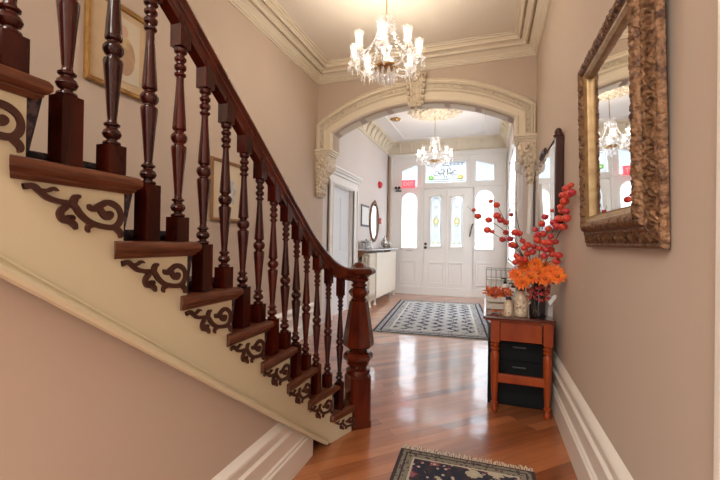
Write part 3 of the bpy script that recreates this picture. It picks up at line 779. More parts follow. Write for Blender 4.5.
# cross-section (across, down from the crown)
cs_ = [(0,0),(.014,-.001),(.027,-.008),(.034,-.021),(.033,-.034),(.026,-.042),(.030,-.050),(.028,-.062),(.020,-.070),(.020,-.090),(0,-.090)]
sec = cs_ + [(-a, b) for a, b in reversed(cs_[1:-1])]
rows = []
for i, p in enumerate(ctr):
    t = (ctr[min(i+1,len(ctr)-1)]-ctr[max(i-1,0)]).normalized(); side = t.cross(Vector((0,0,1))).normalized(); up = side.cross(t)
    rows.append([p + side*a + up*b for a, b in sec])
mb = MB().grid(rows, False, True); n_ = len(sec); mb.f.append(tuple(range(n_))); mb.f.append(tuple(len(mb.v)-n_+k for k in range(n_)))
mb.build('handrail', M['rail'], rl, smooth=.7)
BPROF = [(0,.019),(.006,.023),(.011,.022),(.015,.013),(.019,.013),(.024,.020),(.034,.0245),(.044,.021),(.050,.014),(.054,.014),(.058,.020),(.063,.0205),(.067,.014),(.075,.0115),
 (.085,.0125),(.12,.0150),(.18,.0195),(.225,.0235),(.243,.025),(.249,.0235),(.254,.016),(.258,.0155),(.264,.022),(.274,.0265),(.284,.0265),(.293,.0215),(.298,.015),(.302,.0150),(.307,.0215),(.313,.0225),
 (.320,.0215),(.35,.0200),(.40,.0165),(.45,.0135),(.485,.0118),(.492,.0125),(.497,.0185),(.503,.0190),(.507,.0125),(.512,.0120),(.520,.0190),(.530,.0200),(.538,.0130),(.543,.0125),(.550,.0190),(.558,.0195),(.563,.0135),(.571,.0130),(.578,.0205),(.590,.0215),(.595,.018)]
def block(mb, cx, cy, h, z0, z1, slope=0.0, ch=.0):
    mb.add([(cx-h,cy-h,z0),(cx+h,cy-h,z0),(cx+h,cy+h,z0),(cx-h,cy+h,z0),(cx-h,cy-h,z1+slope*h),(cx+h,cy-h,z1+slope*h),(cx+h,cy+h,z1-slope*h),(cx-h,cy+h,z1-slope*h)],
           [(0,3,2,1),(4,5,6,7),(0,1,5,4),(1,2,6,5),(2,3,7,6),(3,0,4,7)])
for k in range(-6, 15):
    y = .642 + .1202*k; x = RXB + fl(y)
    n = max(i for i in range(1, NST+1) if tip(i)-.015 >= y+.0255)
    zt = n*RISE
    z0 = 1.653 - .769*(y-.642)
    rt_ = rail_top(y)-.086
    sc = .977
    if rt_ - z0 < .625: sc = max(.84, (rt_-.045-z0)/.595)
    if z0-zt < .03: z0 = zt+.03
    mb = MB(); block(mb, x, y, .0255, zt-.002, z0)
    mb.lathe([(z0+a*sc-.001, r) for a, r in BPROF], (x, y, 0), 14)
    block(mb, x, y, .023, z0+.593*sc, rt_, .769 if y < 2.05 else .5)
    mb.build('baluster', M['mahog'], rl, smooth=.55)
# newel
NX, NY = RXB+fl(2.52)+.0, 2.52
NX = -.872
nw = MB(); A45 = PI/4
R4 = .107
# square block with chamfered corners: eight-sided outline turned to face the foot of the stair
def oct_ring(half, ch, z):
    o = half-ch; pts = [(half,-o),(half,o),(o,half),(-o,half),(-half,o),(-half,-o),(-o,-half),(o,-half)]
    c, s = math.cos(A45-.06), math.sin(A45-.06)
    return [(NX+a*c-b*s, NY+a*s+b*c, z) for a, b in pts]
H = .078
rows = [oct_ring(H,.010,0), oct_ring(H,.010,.035), oct_ring(H-.001,.016,.04), oct_ring(H-.001,.016,.325), oct_ring(H,.022,.350), oct_ring(H-.006,.030,.365), oct_ring(H-.014,.032,.372)]
nw.grid(rows, False, True); nw.f.append(tuple(range(7,-1,-1))); nw.f.append(tuple(len(nw.v)-8+k for k in range(8)))
post = nw.build('newel_post', M['rail'], rl, smooth=.35)
nl = MB()
nl.lathe([(.368,.085),(.385,.088),(.398,.084),(.404,.070),(.415,.062),(.425,.062),(.432,.078),(.440,.082),(.446,.074),(.452,.070)], (NX,NY,0), 24)
nl.build('turned_collar', M['rail'], post, smooth=.6)
nb = MB(); oc = lambda r, z: [(NX+r*math.cos(A45/2+PI*k/4), NY+r*math.sin(A45/2+PI*k/4), z) for k in range(8)]
rows = [oc(r, z) for z, r in [(.448,.070),(.458,.092),(.476,.106),(.500,.106),(.518,.092),(.528,.066)]]
nb.grid(rows, False, True); nb.build('faceted_ball', M['rail'], post, smooth=.3)
nt_ = MB(); rows = [oc(r, z) for z, r in [(.526,.060),(.545,.062),(.552,.090),(.566,.110),(.590,.112),(.878,.066),(.884,.058)]]
nt_.grid(rows, False, True); nt_.build('octagonal_shaft', M['rail'], post, smooth=.3)
nk = MB()
nk.lathe([(.880,.048),(.892,.060),(.900,.050),(.905,.044)], (NX,NY,0), 20)
rows = [oc(r, z) for z, r in [(.902,.044),(.918,.060),(.938,.074),(.950,.074),(.968,.058),(.978,.042)]]
nk.grid(rows, False, True)
nk.lathe([(.975,.040),(.985,.055),(.995,.058),(1.002,.046),(1.012,.046),(1.022,.064),(1.038,.070),(1.046,.060),(1.056,.076),(1.066,.080)], (NX,NY,0), 20)
nk.build('turned_neck', M['rail'], post, smooth=.5)
nc = MB(); rows = [oc(r, z) for z, r in [(1.060,.078),(1.068,.100),(1.082,.116),(1.100,.117),(1.112,.106),(1.120,.074),(1.126,.050),(1.136,.040),(1.146,.034),(1.155,.018),(1.158,.003)]]
nc.grid(rows, False, True); nc.build('newel_cap', M['rail'], post, smooth=.4)
# ================================================================== MIRRORS AND PICTURES
def frame_profile(mb, prof, rect, to3, carve=None, per=.012):
    """mitred picture frame. prof: (inset, height); rect: (a0,a1,b0,b1); to3(a,b,h) -> point"""
    a0, a1, b0, b1 = rect
    sides = [((a0,b0),(a1,b0)),((a1,b0),(a1,b1)),((a1,b1),(a0,b1)),((a0,b1),(a0,b0))]
    cx, cy = (a0+a1)/2, (b0+b1)/2
    for (p, q) in sides:
        L = math.hypot(q[0]-p[0], q[1]-p[1]); n = max(2, int(L/per)+1)
        d = ((q[0]-p[0])/L, (q[1]-p[1])/L); nn = (-d[1], d[0])
        rows = []
        for i, (u, h) in enumerate(prof):
            row = []
            for k in range(n):
                t = u + (L-2*u)*k/(n-1); hh = h
                if carve: hh = h + carve(i, u, t)
                row.append(to3(p[0]+d[0]*t+nn[0]*u, p[1]+d[1]*t+nn[1]*u, hh))
            rows.append(row)
        mb.grid(rows)
    return mb
# large carved mirror on the right wall; its top leans a little into the hall
lean = .026
mp3 = lambda a, b, h: (XR - .004 - h - lean*(b-1.293), a, b)
gm = thing('gilt_mirror', (XR, 1.823, 1.293), 'large wall mirror in a deep carved gilt frame on the right wall nearest the camera', 'mirror')
key = [(0,.012),(.006,.022),(.012,.024),(.016,.020),(.020,.026),(.034,.031),(.046,.034),(.056,.038),(.060,.043),(.066,.043),(.070,.036),(.074,.042),(.080,.054),(.088,.062),(.097,.065),(.106,.063),(.114,.057),(.120,.050),(.123,.046)]
prof = [(0,0)] + [(u, interp(key, u)) for u in frange(0, .123, 48)]
from mathutils import noise as mn
def carve(i, u, t):
    if u < .014: return .0015*mn.noise(Vector((t*60, u*60, 1)))
    if u < .048:                                     # fans of little flutes along the outer edge
        c = (t % .080) - .040; a = math.atan2(c, u-.004)
        return .0036*math.cos(a*15)*min(1, (u-.014)/.008) + .003*mn.noise(Vector((t*80, u*80, 5)))
    if u < .069: return .0045*mn.noise(Vector((t*80, u*90, 7))) + .002*math.sin(t*2*PI/.026)
    if u < .074: return 0
    if u < .118: return .0062*mn.noise(Vector((t*62, u*62, 0))) + .0045*mn.noise(Vector((t*120, u*120, 3)))
    return 0
RCT = (1.356, 2.285, 1.293, 2.285)
frame_profile(MB(), prof, RCT, mp3, carve, .0042).build('carved_frame', M['gilt'], gm, smooth=3)
sl = [(.1225,.046),(.126,.044),(.134,.044),(.146,.034),(.150,.036),(.153,.026),(.153,.012)]
frame_profile(MB(), sl, RCT, mp3, None, .05).build('gilt_slip', M['gilt2'], gm, smooth=.5)
g = .150
MB().prism([mp3(RCT[0]+g,RCT[2]+g,.020),mp3(RCT[1]-g,RCT[2]+g,.020),mp3(RCT[1]-g,RCT[3]-g,.020),mp3(RCT[0]+g,RCT[3]-g,.020)], (.004,0,0)).build('mirror_glass', M['mirror'], gm)
MB().prism([mp3(RCT[0]+.004,RCT[2]+.004,.0),mp3(RCT[1]-.004,RCT[2]+.004,.0),mp3(RCT[1]-.004,RCT[3]-.004,.0),mp3(RCT[0]+.004,RCT[3]-.004,.0)], (.003,0,0)).build('backboard', M['mahog'], gm)

# pier mirror in dark wood with a shaped head, further along the right wall
pm = thing('pier_mirror', (XR, 3.9, 1.42), 'dark mahogany framed mirror with a carved crest behind the berry branches', 'mirror')
py0, py1, pz0, pz1 = 3.07, 4.72, 1.42, 2.17
gx = XR-.030
outl = [(py0+.05,pz0+.05),(py1-.05,pz0+.05),(py1-.05,pz1-.16)] + [(py1-.05-.16+.16*math.cos(t), pz1-.16+.13*math.sin(t)) for t in frange(.2,PI/2,6)] + [(py0+.05,pz1-.03)]
MB().prism([(gx,a,b) for a,b in outl], (.006,0,0)).build('mirror_glass', M['mirror'], pm)
MB().prism([(gx+.008,a,b) for a,b in outl], (.020,0,0)).build('backboard', M['pier'], pm)
f = MB(); f.box(gx-.03, XR-.002, py0, py0+.052, pz0, pz1-.06); f.box(gx-.02, XR-.002, py0, py1, pz0, pz0+.05); f.box(gx-.012, XR-.002, py1-.05, py1, pz0, pz1-.14)
f.build('wood_frame', M['pier'], pm, bevel=.008)
f = MB(); rim = [(py0+.045,pz1-.035),(4.5,pz1-.03)] + [(py1-.05-.16+.16*math.cos(t), pz1-.16+.13*math.sin(t)) for t in frange(PI/2,.05,8)]
f.tube([(gx+.002,a,b) for a,b in rim], .009, 8); f.build('top_rail', M['pier'], pm, smooth=3)
f = MB(); f.sphere((gx-.008, py0+.026, pz1-.035), .03, 12, 8, (.9,1,1.2)); f.lathe([(pz1-.07,.032),(pz1-.055,.036),(pz1-.045,.020)], (gx-.008, py0+.026, 0), 14); f.build('finial', M['pier'], pm, smooth=.7)
f = MB()
for j in range(7): f.sphere((gx-.006, 3.80+.05*j, pz1+.012-.006*abs(j-3)), .028, 8, 6, (.7,1.1,1.1))
f.build('carved_crest', M['pier'], pm, smooth=3)

def picture(name, y0, y1, z0, z1, fm, label, w=.028):
    p = thing(name, (XL, (y0+y1)/2, z0), label, 'picture')
    to = lambda a, b, h: (XL+.003+h, a, b)
    frame_profile(MB(), [(0,0),(0,.018),(w*.3,.024),(w*.6,.018),(w*.8,.021),(w,.010),(w,.004)], (y0,y1,z0,z1), to, None, .1).build('frame', fm, p, smooth=.5)
    return p, to
p1, to = picture('framed_print', 1.585, 2.045, 2.275, 2.86, M['gold'], 'gold framed print of a seated figure high on the wall behind the balusters', .035)
MB().prism([to(a,b,.006) for a,b in ((1.61,2.30),(2.02,2.30),(2.02,2.835),(1.61,2.835))], (-.004,0,0)).build('mount_board', mat('tan mount', (.58,.42,.26), .8, noise=(6,(.50,.36,.22),(1,1,1),.4,.7)), p1)
MB().prism([to(a,b,.009) for a,b in ((1.735,2.36),(1.96,2.36),(1.96,2.78),(1.735,2.78))], (-.002,0,0)).build('print_sheet', mat('print paper', (.62,.52,.38), .6, noise=(5,(.50,.47,.38),(1,1,1),.4,.7)), p1)
MB().prism([to(1.85+.075*math.cos(t), 2.53+.13*math.sin(t), .011) for t in frange(0,2*PI-.25,24)], (-.001,0,0)).build('painted_robe', mat('painted robe', (.40,.24,.14), .6, noise=(9,(.56,.44,.20),(1,1,1),.42,.62)), p1)
MB().prism([to(1.835+.035*math.cos(t), 2.69+.042*math.sin(t), .012) for t in frange(0,2*PI-.3,20)], (-.001,0,0)).build('painted_head', mat('painted face', (.55,.36,.24), .6), p1)
p2, to = picture('framed_print', 2.69, 3.17, 1.475, 2.045, M['brownframe'], 'brown framed pale print low on the wall behind the lower balusters', .030)
MB().prism([to(a,b,.006) for a,b in ((2.715,1.50),(3.145,1.50),(3.145,2.02),(2.715,2.02))], (-.004,0,0)).build('mount_board', mat('cream mount', (.66,.55,.40), .8), p2)
MB().prism([to(2.99+.05*math.cos(t)+.02*math.sin(3*t), 1.76+.12*math.sin(t), .008) for t in frange(0,2*PI-.25,24)], (-.001,0,0)).build('painted_shape', mat('painted grey blue', (.40,.44,.46), .6, noise=(14,(.62,.58,.50),(1,1,1),.45,.6)), p2)

# ================================================================== VESTIBULE WALL ITEMS
MB().lathe([(0,.085),(.02,.088),(.03,.075),(.055,.070),(.075,.045),(.08,.004)], (VXL,8.50,2.66), 24, axis='x').build('alarm_bell', M['red'], smooth=.6, **T('round red fire alarm bell high on the vestibule wall', 'alarm bell'))
pb = thing('pull_station', (VXL, 8.62, 1.74), 'small red fire alarm pull station beside the oval mirror', 'pull station')
MB().box(VXL, VXL+.03, 8.57, 8.67, 1.74, 1.88).build('housing', M['red'], pb, bevel=.006)
MB().box(VXL+.028, VXL+.04, 8.585, 8.655, 1.79, 1.81).build('pull_handle', M['signtext'], pb, bevel=.003)
nf = thing('notice_frame', (VXL, 7.45, 1.62), 'small black framed white notice beside the side door', 'notice')
MB().box(VXL, VXL+.015, 7.20, 7.73, 1.62, 2.08).build('frame', M['black'], nf, bevel=.004)
MB().box(VXL+.014, VXL+.018, 7.245, 7.685, 1.665, 2.035).build('notice_sheet', M['paper'], nf)
ov = thing('oval_mirror', (VXL, 8.10, 1.33), 'tall oval mirror in a tarnished gilt frame above the radiator shelf', 'mirror')
e = MB(); oc_ = (8.10, 1.76); rows = []
for t in frange(0, 2*PI, 49)[:-1]:
    rows.append([(VXL+.012+h, oc_[0]+(.29+d)*math.cos(t), oc_[1]+(.40+d)*math.sin(t)) for d, h in ((.055,-.010),(.055,.016),(.03,.030),(.01,.026),(-.01,.01))])
e.grid(rows, True); e.build('oval_frame', M['gilt'], ov, smooth=.6)
MB().prism([(VXL+.014, oc_[0]+.288*math.cos(t), oc_[1]+.398*math.sin(t)) for t in frange(0, 2*PI, 41)[:-1]], (.004,0,0)).build('mirror_glass', M['mirror'], ov)
e = MB()
for s in (-1,0,1): e.sphere((VXL+.03, 8.10+s*.06, 2.20-abs(s)*.03), .045, 8, 6, (.5,1,1.3))
e.build('crest', M['gilt'], ov, smooth=3)

# radiator with its front board and marble shelf
RX0, RX1, RY0, RY1 = VXL+.07, -2.20, 7.05, 9.10
rd = thing('radiator', (RX0+.1, 8.1, 0), 'cream cast iron column radiator with a plain front board by the front door', 'radiator')
def section(y):
    s = MB()
    for x in (RX0+.035, RX0+.105, RX0+.175):
        s.tube([(x,y,.14),(x,y,.30),(x,y,.60),(x,y,.90),(x,y,1.03)], [.026,.030,.027,.030,.026], 8)
    s.tube([(RX0+.02,y,1.02),(RX0+.06,y,1.06),(RX0+.15,y,1.06),(RX0+.19,y,1.02)], .028, 8)
    s.tube([(RX0+.02,y,.15),(RX0+.06,y,.12),(RX0+.15,y,.12),(RX0+.19,y,.15)], .028, 8)
    s.tube([(RX0+.03,y,.60),(RX0+.18,y,.60)], .018, 8)
    return s
for k in range(6): section(RY0+.03+k*.07).build('column_section', M['radiator'], rd, smooth=3)
MB().box(RX1-.012, RX1+.012, RY0+.36, RY1, .13, 1.08).build('front_board', M['radiator'], rd, bevel=.006)
for y in (RY0+.03, RY0+.38, RY1-.06):
    for x in (RX0+.035, RX0+.185):
        MB().lathe([(0,.034),(.012,.034),(.03,.022),(.09,.018),(.13,.026)], (x,y,0), 12).build('foot', M['radiator'], rd, smooth=.6)
MB().tube([(RX0+.11,RY0+.03,1.0),(RX0+.11,RY1-.05,1.0)], .02, 8).build('header_pipe', M['radiator'], rd, smooth=.6)
sh = thing('marble_shelf', (VXL, 8.08, 1.10), 'grey marble shelf over the radiator', 'shelf')
MB().box(VXL+.002, RX1+.05, RY0-.10, RY1+.02, 1.125, 1.155).build('slab', M['marble'], sh, bevel=.008)
for y in (RY0-.04, RY1-.06): MB().prism([(VXL+.002,y,1.125),(VXL+.2,y,1.125),(VXL+.002,y,.95)], (0,.03,0)).build('shelf_bracket', M['brownframe'], sh)
SZ = 1.1555
cb = thing('silver_casket', (-2.34, 7.15, SZ), 'square silver casket at the near end of the marble shelf', 'box')
MB().box(-2.42,-2.26,7.06,7.24,SZ,SZ+.14).build('casket_body', M['silver'], cb, bevel=.012); MB().box(-2.425,-2.255,7.055,7.245,SZ+.14,SZ+.175).build('casket_lid', M['silver'], cb, bevel=.012)
k_ = MB().sphere((-2.34,7.15,SZ+.19), .018, 8, 6); k_.build('knob', M['silver'], cb, smooth=3)
MB().lathe([(0,.035),(.06,.038),(.09,.022),(.13,.012),(.16,.014),(.18,.012)], (-2.30,7.36,SZ), 14).build('small_vase', M['silver'], smooth=.6, **T('small slim silver vase beside the silver casket', 'vase'))
MB().lathe([(0,.040),(.10,.042),(.13,.018),(.17,.016),(.175,.022),(.2,.006)], (-2.36,7.50,SZ), 14).build('decanter', M['darkglass'], smooth=.6, **T('dark stoppered decanter next to the small silver vase', 'decanter'))
tr = thing('silver_tray', (-2.32, 8.62, SZ), 'oval silver tray at the door end of the marble shelf', 'tray')
MB().lathe([(0,.14),(.006,.15),(.02,.165),(.018,.155),(.008,.14)], (-2.32,8.62,SZ), 28).build('dish', M['silver'], tr, smooth=.6)
def pot(x, y, s, label):
    z = SZ+.0085; r = thing('teapot', (x,y,z), label, 'teapot', None)
    MB().lathe([(0,.04*s),(.01,.045*s),(.02,.03*s),(.05*s+.02,.07*s),(.11*s+.02,.075*s),(.17*s,.045*s),(.19*s,.035*s)], (x,y,z), 18).build('pot_body', M['silver'], r, smooth=.7)
    MB().lathe([(.19*s,.038*s),(.215*s,.026*s),(.225*s,.008*s),(.25*s,.012*s),(.26*s,.003)], (x,y,z), 14).build('lid', M['silver'], r, smooth=.7)
    MB().tube(smooth_path([(x,y+.065*s,z+.08*s),(x,y+.12*s,z+.12*s),(x,y+.145*s,z+.19*s)],4), [.014*s]*5+[.009*s]*4, 8).build('spout', M['silver'], r, smooth=3)
    MB().tube(smooth_path([(x,y-.06*s,z+.17*s),(x,y-.13*s,z+.17*s),(x,y-.125*s,z+.08*s),(x,y-.06*s,z+.06*s)],4), .008*s, 8).build('handle', M['silver'], r, smooth=3)
pot(-2.35, 8.57, 1.15, 'larger silver teapot on the silver tray')
pot(-2.27, 8.72, .62, 'smaller silver teapot on the silver tray')

# exit sign and emergency lamps in front of the left transom
sg = thing('exit_sign', (-1.94, YF-.10, 2.64), 'red exit sign above the left sidelight of the front door', 'sign')
MB().box(-2.10,-1.76,YF-.13,YF-.09,2.675,2.875).build('sign_body', M['sign'], sg, bevel=.006)
MB().box(-2.0,-1.86,YF-.09,YF-.028,2.69,2.72).build('bracket', M['steel'], sg)
cu = bpy.data.curves.new('exit lettering', 'FONT'); cu.body = 'EXIT'; cu.size = .13; cu.extrude = .002; cu.align_x = 'CENTER'; cu.align_y = 'CENTER'
to_ = bpy.data.objects.new('lettering', cu); COL.objects.link(to_); to_.parent = sg; to_.location = Vector((-1.93,YF-.132,2.775))-Vector(sg.location); to_.rotation_euler = (PI/2,0,0); cu.materials.append(M['signtext'])
bpy.context.view_layer.update()
lm = bpy.data.meshes.new_from_object(to_.evaluated_get(bpy.context.evaluated_depsgraph_get()))
lo_ = bpy.data.objects.new('sign_lettering', lm); COL.objects.link(lo_); lo_.parent = sg; lo_.location = to_.location; lo_.rotation_euler = to_.rotation_euler
bpy.data.objects.remove(to_)
el = thing('emergency_light', (-2.22, YF-.03, 2.60), 'black twin emergency light beside the red exit sign', 'emergency light')
MB().box(-2.27,-2.13,YF-.10,YF-.022,2.60,2.63).build('base_plate', M['black'], el, bevel=.004)
for x in (-2.25, -2.17):
    MB().lathe([(0,.012),(-.02,.03),(-.06,.036),(-.062,.03)], (x,YF-.06,2.69), 14, axis='y').build('lamp_head', M['black'], el, smooth=.6)
MB().tube([(-2.21,YF-.05,2.60),(-2.21,YF-.05,2.69)], .012, 8).build('stem', M['black'], el)
# small ceiling rosette
ro = MB(); ro.lathe([(0,.10),(-.012,.095),(-.02,.06),(-.035,.05),(-.045,.01)], (-1.845,7.46,VC), 20)
for j in range(8):
    a = 2*PI*j/8; ro.sphere((-1.845+.09*math.cos(a),7.46+.09*math.sin(a),VC-.012), .028, 8, 6, (1,1,.5))
ro.build('ceiling_rosette', M['brass'], smooth=.7, **T('small brass rosette on the vestibule ceiling, left of the large medallion', 'rosette'))
# right side of the vestibule
sc = thing('wall_sconce', (VXR, 5.25, 2.20), 'white tulip glass wall light just past the right corbel', 'wall light')
MB().lathe([(0,.04),(-.008,.04),(-.014,.02)], (VXR,5.25,2.24), 16, axis='x').build('back_plate', M['white'], sc, smooth=.6)
MB().tube(smooth_path([(VXR-.006,5.25,2.24),(VXR-.035,5.25,2.21),(VXR-.052,5.25,2.235)],5), .008, 8).build('arm', M['white'], sc, smooth=3)
MB().lathe([(2.225,.012),(2.235,.03),(2.28,.044),(2.33,.040),(2.37,.050),(2.367,.046),(2.33,.036),(2.28,.040),(2.24,.026)], (VXR-.052,5.25,0), 18, cap=False).build('glass_shade', M['opal'], sc, smooth=3)
rows = []
for i, u in enumerate(frange(0,1,14)):
    z = lerp(1.98, 1.46, u); w = lerp(.015, .16, u**1.4)
    rows.append([(XR-.075-.022*math.sin(v*9+2*u)-w*.25*v, 4.62 - w*.9*v + .01*math.sin(7*u), z-.05*v*u) for v in frange(0,1,12)])
hb = MB().grid(rows); hb2 = MB().grid([[ (p[0]+.004,p[1],p[2]) for p in r] for r in rows]); hb.add(hb2.v, hb2.f)
hb.build('hanging_cloth', M['cloth'], smooth=3, **T('white gathered cloth hanging below the right corbel', 'cloth'))

# ================================================================== RUGS
def rug(name, cx, cy, hw, hl, rot, m, label, fr, ends):
    r = thing(name, (cx,cy,0), label, 'rug'); r.rotation_euler = (0,0,rot)
    me = MB().box(-hw,hw,-hl,hl,.0012,.011); me.build('pile', m, r, local=True, bevel=.003)
    rnd = random.Random(5)
    for e in ends:
        f = MB(); x = -hw+.004
        while x < hw-.004:
            l = fr*rnd.uniform(.7,1.1); f.tube([(x,e*hl,.006),(x+rnd.uniform(-.006,.006),e*(hl+l*.5),.006),(x+rnd.uniform(-.012,.012),e*(hl+l),.003)], .0026, 5); x += .009
        f.build('fringe', M['fringe'], r, local=True)
    return r
RM1 = rug_mat('vestibule rug wool', .86, 1.55, (.34,.33,.33), (.37,.36,.36), (.040,.044,.062), (.50,.48,.44), (.26,.22,.21), 6.2, .24, True)
a = math.radians(5.2)
ux, uy = (math.cos(a), math.sin(a)), (-math.sin(a), math.cos(a))
rug('entrance_rug', -1.59+ux[0]*.86+uy[0]*1.58, 5.15+ux[1]*.86+uy[1]*1.58, .86, 1.55, a, RM1, 'large grey patterned rug before the front door', .03, (-1,1))
RM2 = rug_mat('hall runner wool', .375, .85, (.20,.18,.14), (.030,.032,.050), (.055,.040,.045), (.45,.38,.29), (.26,.085,.11), 9.0, .085)
rug('hall_runner', -.100, 2.325-.85, .383, .85, math.radians(1.5), RM2, 'dark floral runner with pale fringe nearest the camera', .055, (1,))
# ================================================================== CONSOLE TABLE AND WHAT IS ON IT
TX0, TX1, TY0, TY1, TZ = -.035, .470, 3.035, 4.28, .745
tb = thing('console_table', (.22, 3.65, 0), 'reddish cherry console table with turned legs against the right wall', 'table')
top = MB().box(TX0, TX1, TY0, TY1, TZ-.024, TZ); top.build('tabletop', M['tabletop'], tb, bevel=.008, seg=3)
MB().box(TX0+.012, TX1-.012, TY0+.014, TY1-.014, TZ-.034, TZ-.022).build('top_moulding', M['tablewood'], tb, bevel=.004)
ap = MB(); ax0, ax1, ay0, ay1 = .06, .415, TY0+.035, TY1-.035
ap.box(ax0+.03, ax1-.03, ay0+.012, ay0+.034, .555, TZ-.03); ap.box(ax0+.03, ax1-.03, ay1-.034, ay1-.012, .555, TZ-.03)
ap.box(ax0-.025, ax0-.005, ay0+.06, ay1-.06, .555, TZ-.03); ap.box(ax1+.005, ax1+.025, ay0+.06, ay1-.06, .555, TZ-.03)
ap.build('apron', M['tablewood'], tb, bevel=.003)
def tleg(x, y):
    l = MB(); h = .032; l.box(x-h, x+h, y-h, y+h, .545, TZ-.03)
    l.lathe([(.0,.014),(.008,.022),(.030,.026),(.050,.017),(.058,.015),(.066,.026),(.078,.027),(.086,.018),(.10,.020),(.16,.0235),(.22,.026)], (x,y,0), 18)
    l.lathe([(.22,.026),(.30,.0285),(.40,.031),(.455,.031),(.468,.024),(.475,.022),(.482,.032),(.495,.033),(.503,.023),(.512,.031),(.522,.033),(.532,.024),(.546,.028)], (x,y,0), 18)
    l.build('leg', M['tablewood'], tb, smooth=.6)
for x in (.055, .425):
    for y in (TY0+.055, TY1-.06): tleg(x, y)
stx = MB(); stx.box(.055,.425, TY0+.038, TY0+.070, .235, .300); stx.build('stretcher', M['tablewood'], tb, bevel=.004)
stx = MB(); stx.box(.055,.425, TY1-.075, TY1-.043, .235, .300); stx.build('stretcher', M['tablewood'], tb, bevel=.004)

# black drawer cabinet below
CX0, CX1, CY0, CY1 = .004, .455, 3.245, 3.86
fc = thing('drawer_cabinet', (.24, 3.55, 0), 'black drawer cabinet standing on the floor under the console table', 'cabinet')
MB().box(CX0, CX1, CY0, CY1, .0, .535).build('carcass', M['cabinet'], fc, bevel=.006)
for z0, z1 in ((.025,.19),(.205,.355),(.37,.515)):
    d = MB().box(CX0+.02, CX1-.02, CY0-.014, CY0+.002, z0, z1).build('drawer', M['cabinet'], fc, bevel=.004)
    if z0 > .1: MB().box(.19, .29, CY0-.022, CY0-.012, z1-.045, z1-.033).build('drawer_pull', M['darksteel'], d, bevel=.003)

def bottle(name, x, y, s, h, label, lab=True):
    b = thing(name, (x,y,TZ), label, 'bottle')
    z = TZ+.0005
    pr = [(0,.9),(.02,1),(.50,1),(.60,.96),(.70,.72),(.78,.50),(.84,.44),(.86,.44)]
    MB().lathe([(z+a*h, r*s) for a, r in pr], (x,y,0), 22).build('glass_body', M['amberjar'], b, smooth=.7)
    MB().lathe([(z+.84*h,.52*s),(z+.845*h,.58*s),(z+.985*h,.58*s),(z+h,.50*s)], (x,y,0), 18).build('cap', M['black'], b, smooth=.6)
    rows = []
    for a in frange(-2.35,-.9,14): rows.append([(x+(s+.001)*math.cos(a), y+(s+.001)*math.sin(a), z+h*q) for q in (.10,.52)])
    MB().grid(rows).build('paper_label', M['label'], b, smooth=3)
    return b
bottle('syrup_bottle', .148, 3.105, .034, .148, 'small cream syrup bottle with black cap at the table front edge')
b2 = bottle('syrup_jug', .240, 3.135, .050, .232, 'larger cream glass jug with black cap between the small bottle and the dark vase')
MB().tube(smooth_path([(.288,3.135,TZ+.16),(.312,3.135,TZ+.18),(.312,3.135,TZ+.12),(.287,3.135,TZ+.09)],4), .006, 8).build('handle', M['amberjar'], b2, smooth=3)

vs = thing('flower_vase', (.362, 3.15, TZ), 'dark glass vase holding the orange flowers and berry branches', 'vase')
rows = []
for z, r in [(.0,.052),(.01,.058),(.08,.060),(.13,.058),(.17,.052),(.20,.044),(.24,.042),(.255,.050)]:
    rows.append([(.362+r*(1+.05*math.cos(8*t))*math.cos(t), 3.15+r*(1+.05*math.cos(8*t))*math.sin(t), TZ+.0005+z) for t in frange(0,2*PI,41)[:-1]])
for z, r in [(.25,.045),(.20,.038),(.02,.045)]:
    rows.append([(.362+r*math.cos(t), 3.15+r*math.sin(t), TZ+z) for t in frange(0,2*PI,41)[:-1]])
v_ = MB().grid(rows, False, True); v_.f.append(tuple(range(40))); v_.build('glass_body', M['darkglass'], vs, smooth=.8)
# wreath of red leaves round its neck
def leaf(mb, c, d, n, L, W):
    d = Vector(d).normalized(); n = Vector(n); s = d.cross(n)
    s = s.normalized() if s.length > 1e-4 else Vector((1,0,0)); u = s.cross(d)
    c = Vector(c)
    P = [c, c+d*L*.35+s*W+u*.1*L, c+d*L, c+d*L*.35-s*W+u*.1*L, c+d*L*.45-u*.05*L]
    mb.add(P, [(0,1,4),(1,2,4),(2,3,4),(3,0,4)])
def rdir(r, up=0): return Vector((r.uniform(-1,1), r.uniform(-1,1), r.uniform(-1,1)+up))
rn = random.Random(11)
w = MB()
for k in range(150):
    a = rn.uniform(0, 2*PI); z = TZ+rn.uniform(.135,.25); r = .060+rn.uniform(0,.012)
    leaf(w, (.362+r*math.cos(a), 3.15+r*math.sin(a), z), (math.cos(a)*.5+rn.uniform(-.7,.7), math.sin(a)*.5+rn.uniform(-.7,.7), rn.uniform(-.8,.8)), (math.cos(a),math.sin(a),.3), rn.uniform(.018,.034), .010)
w.build('leaf_wreath', M['wine'], **T('wine red leaf wreath round the neck of the dark vase', 'wreath'))

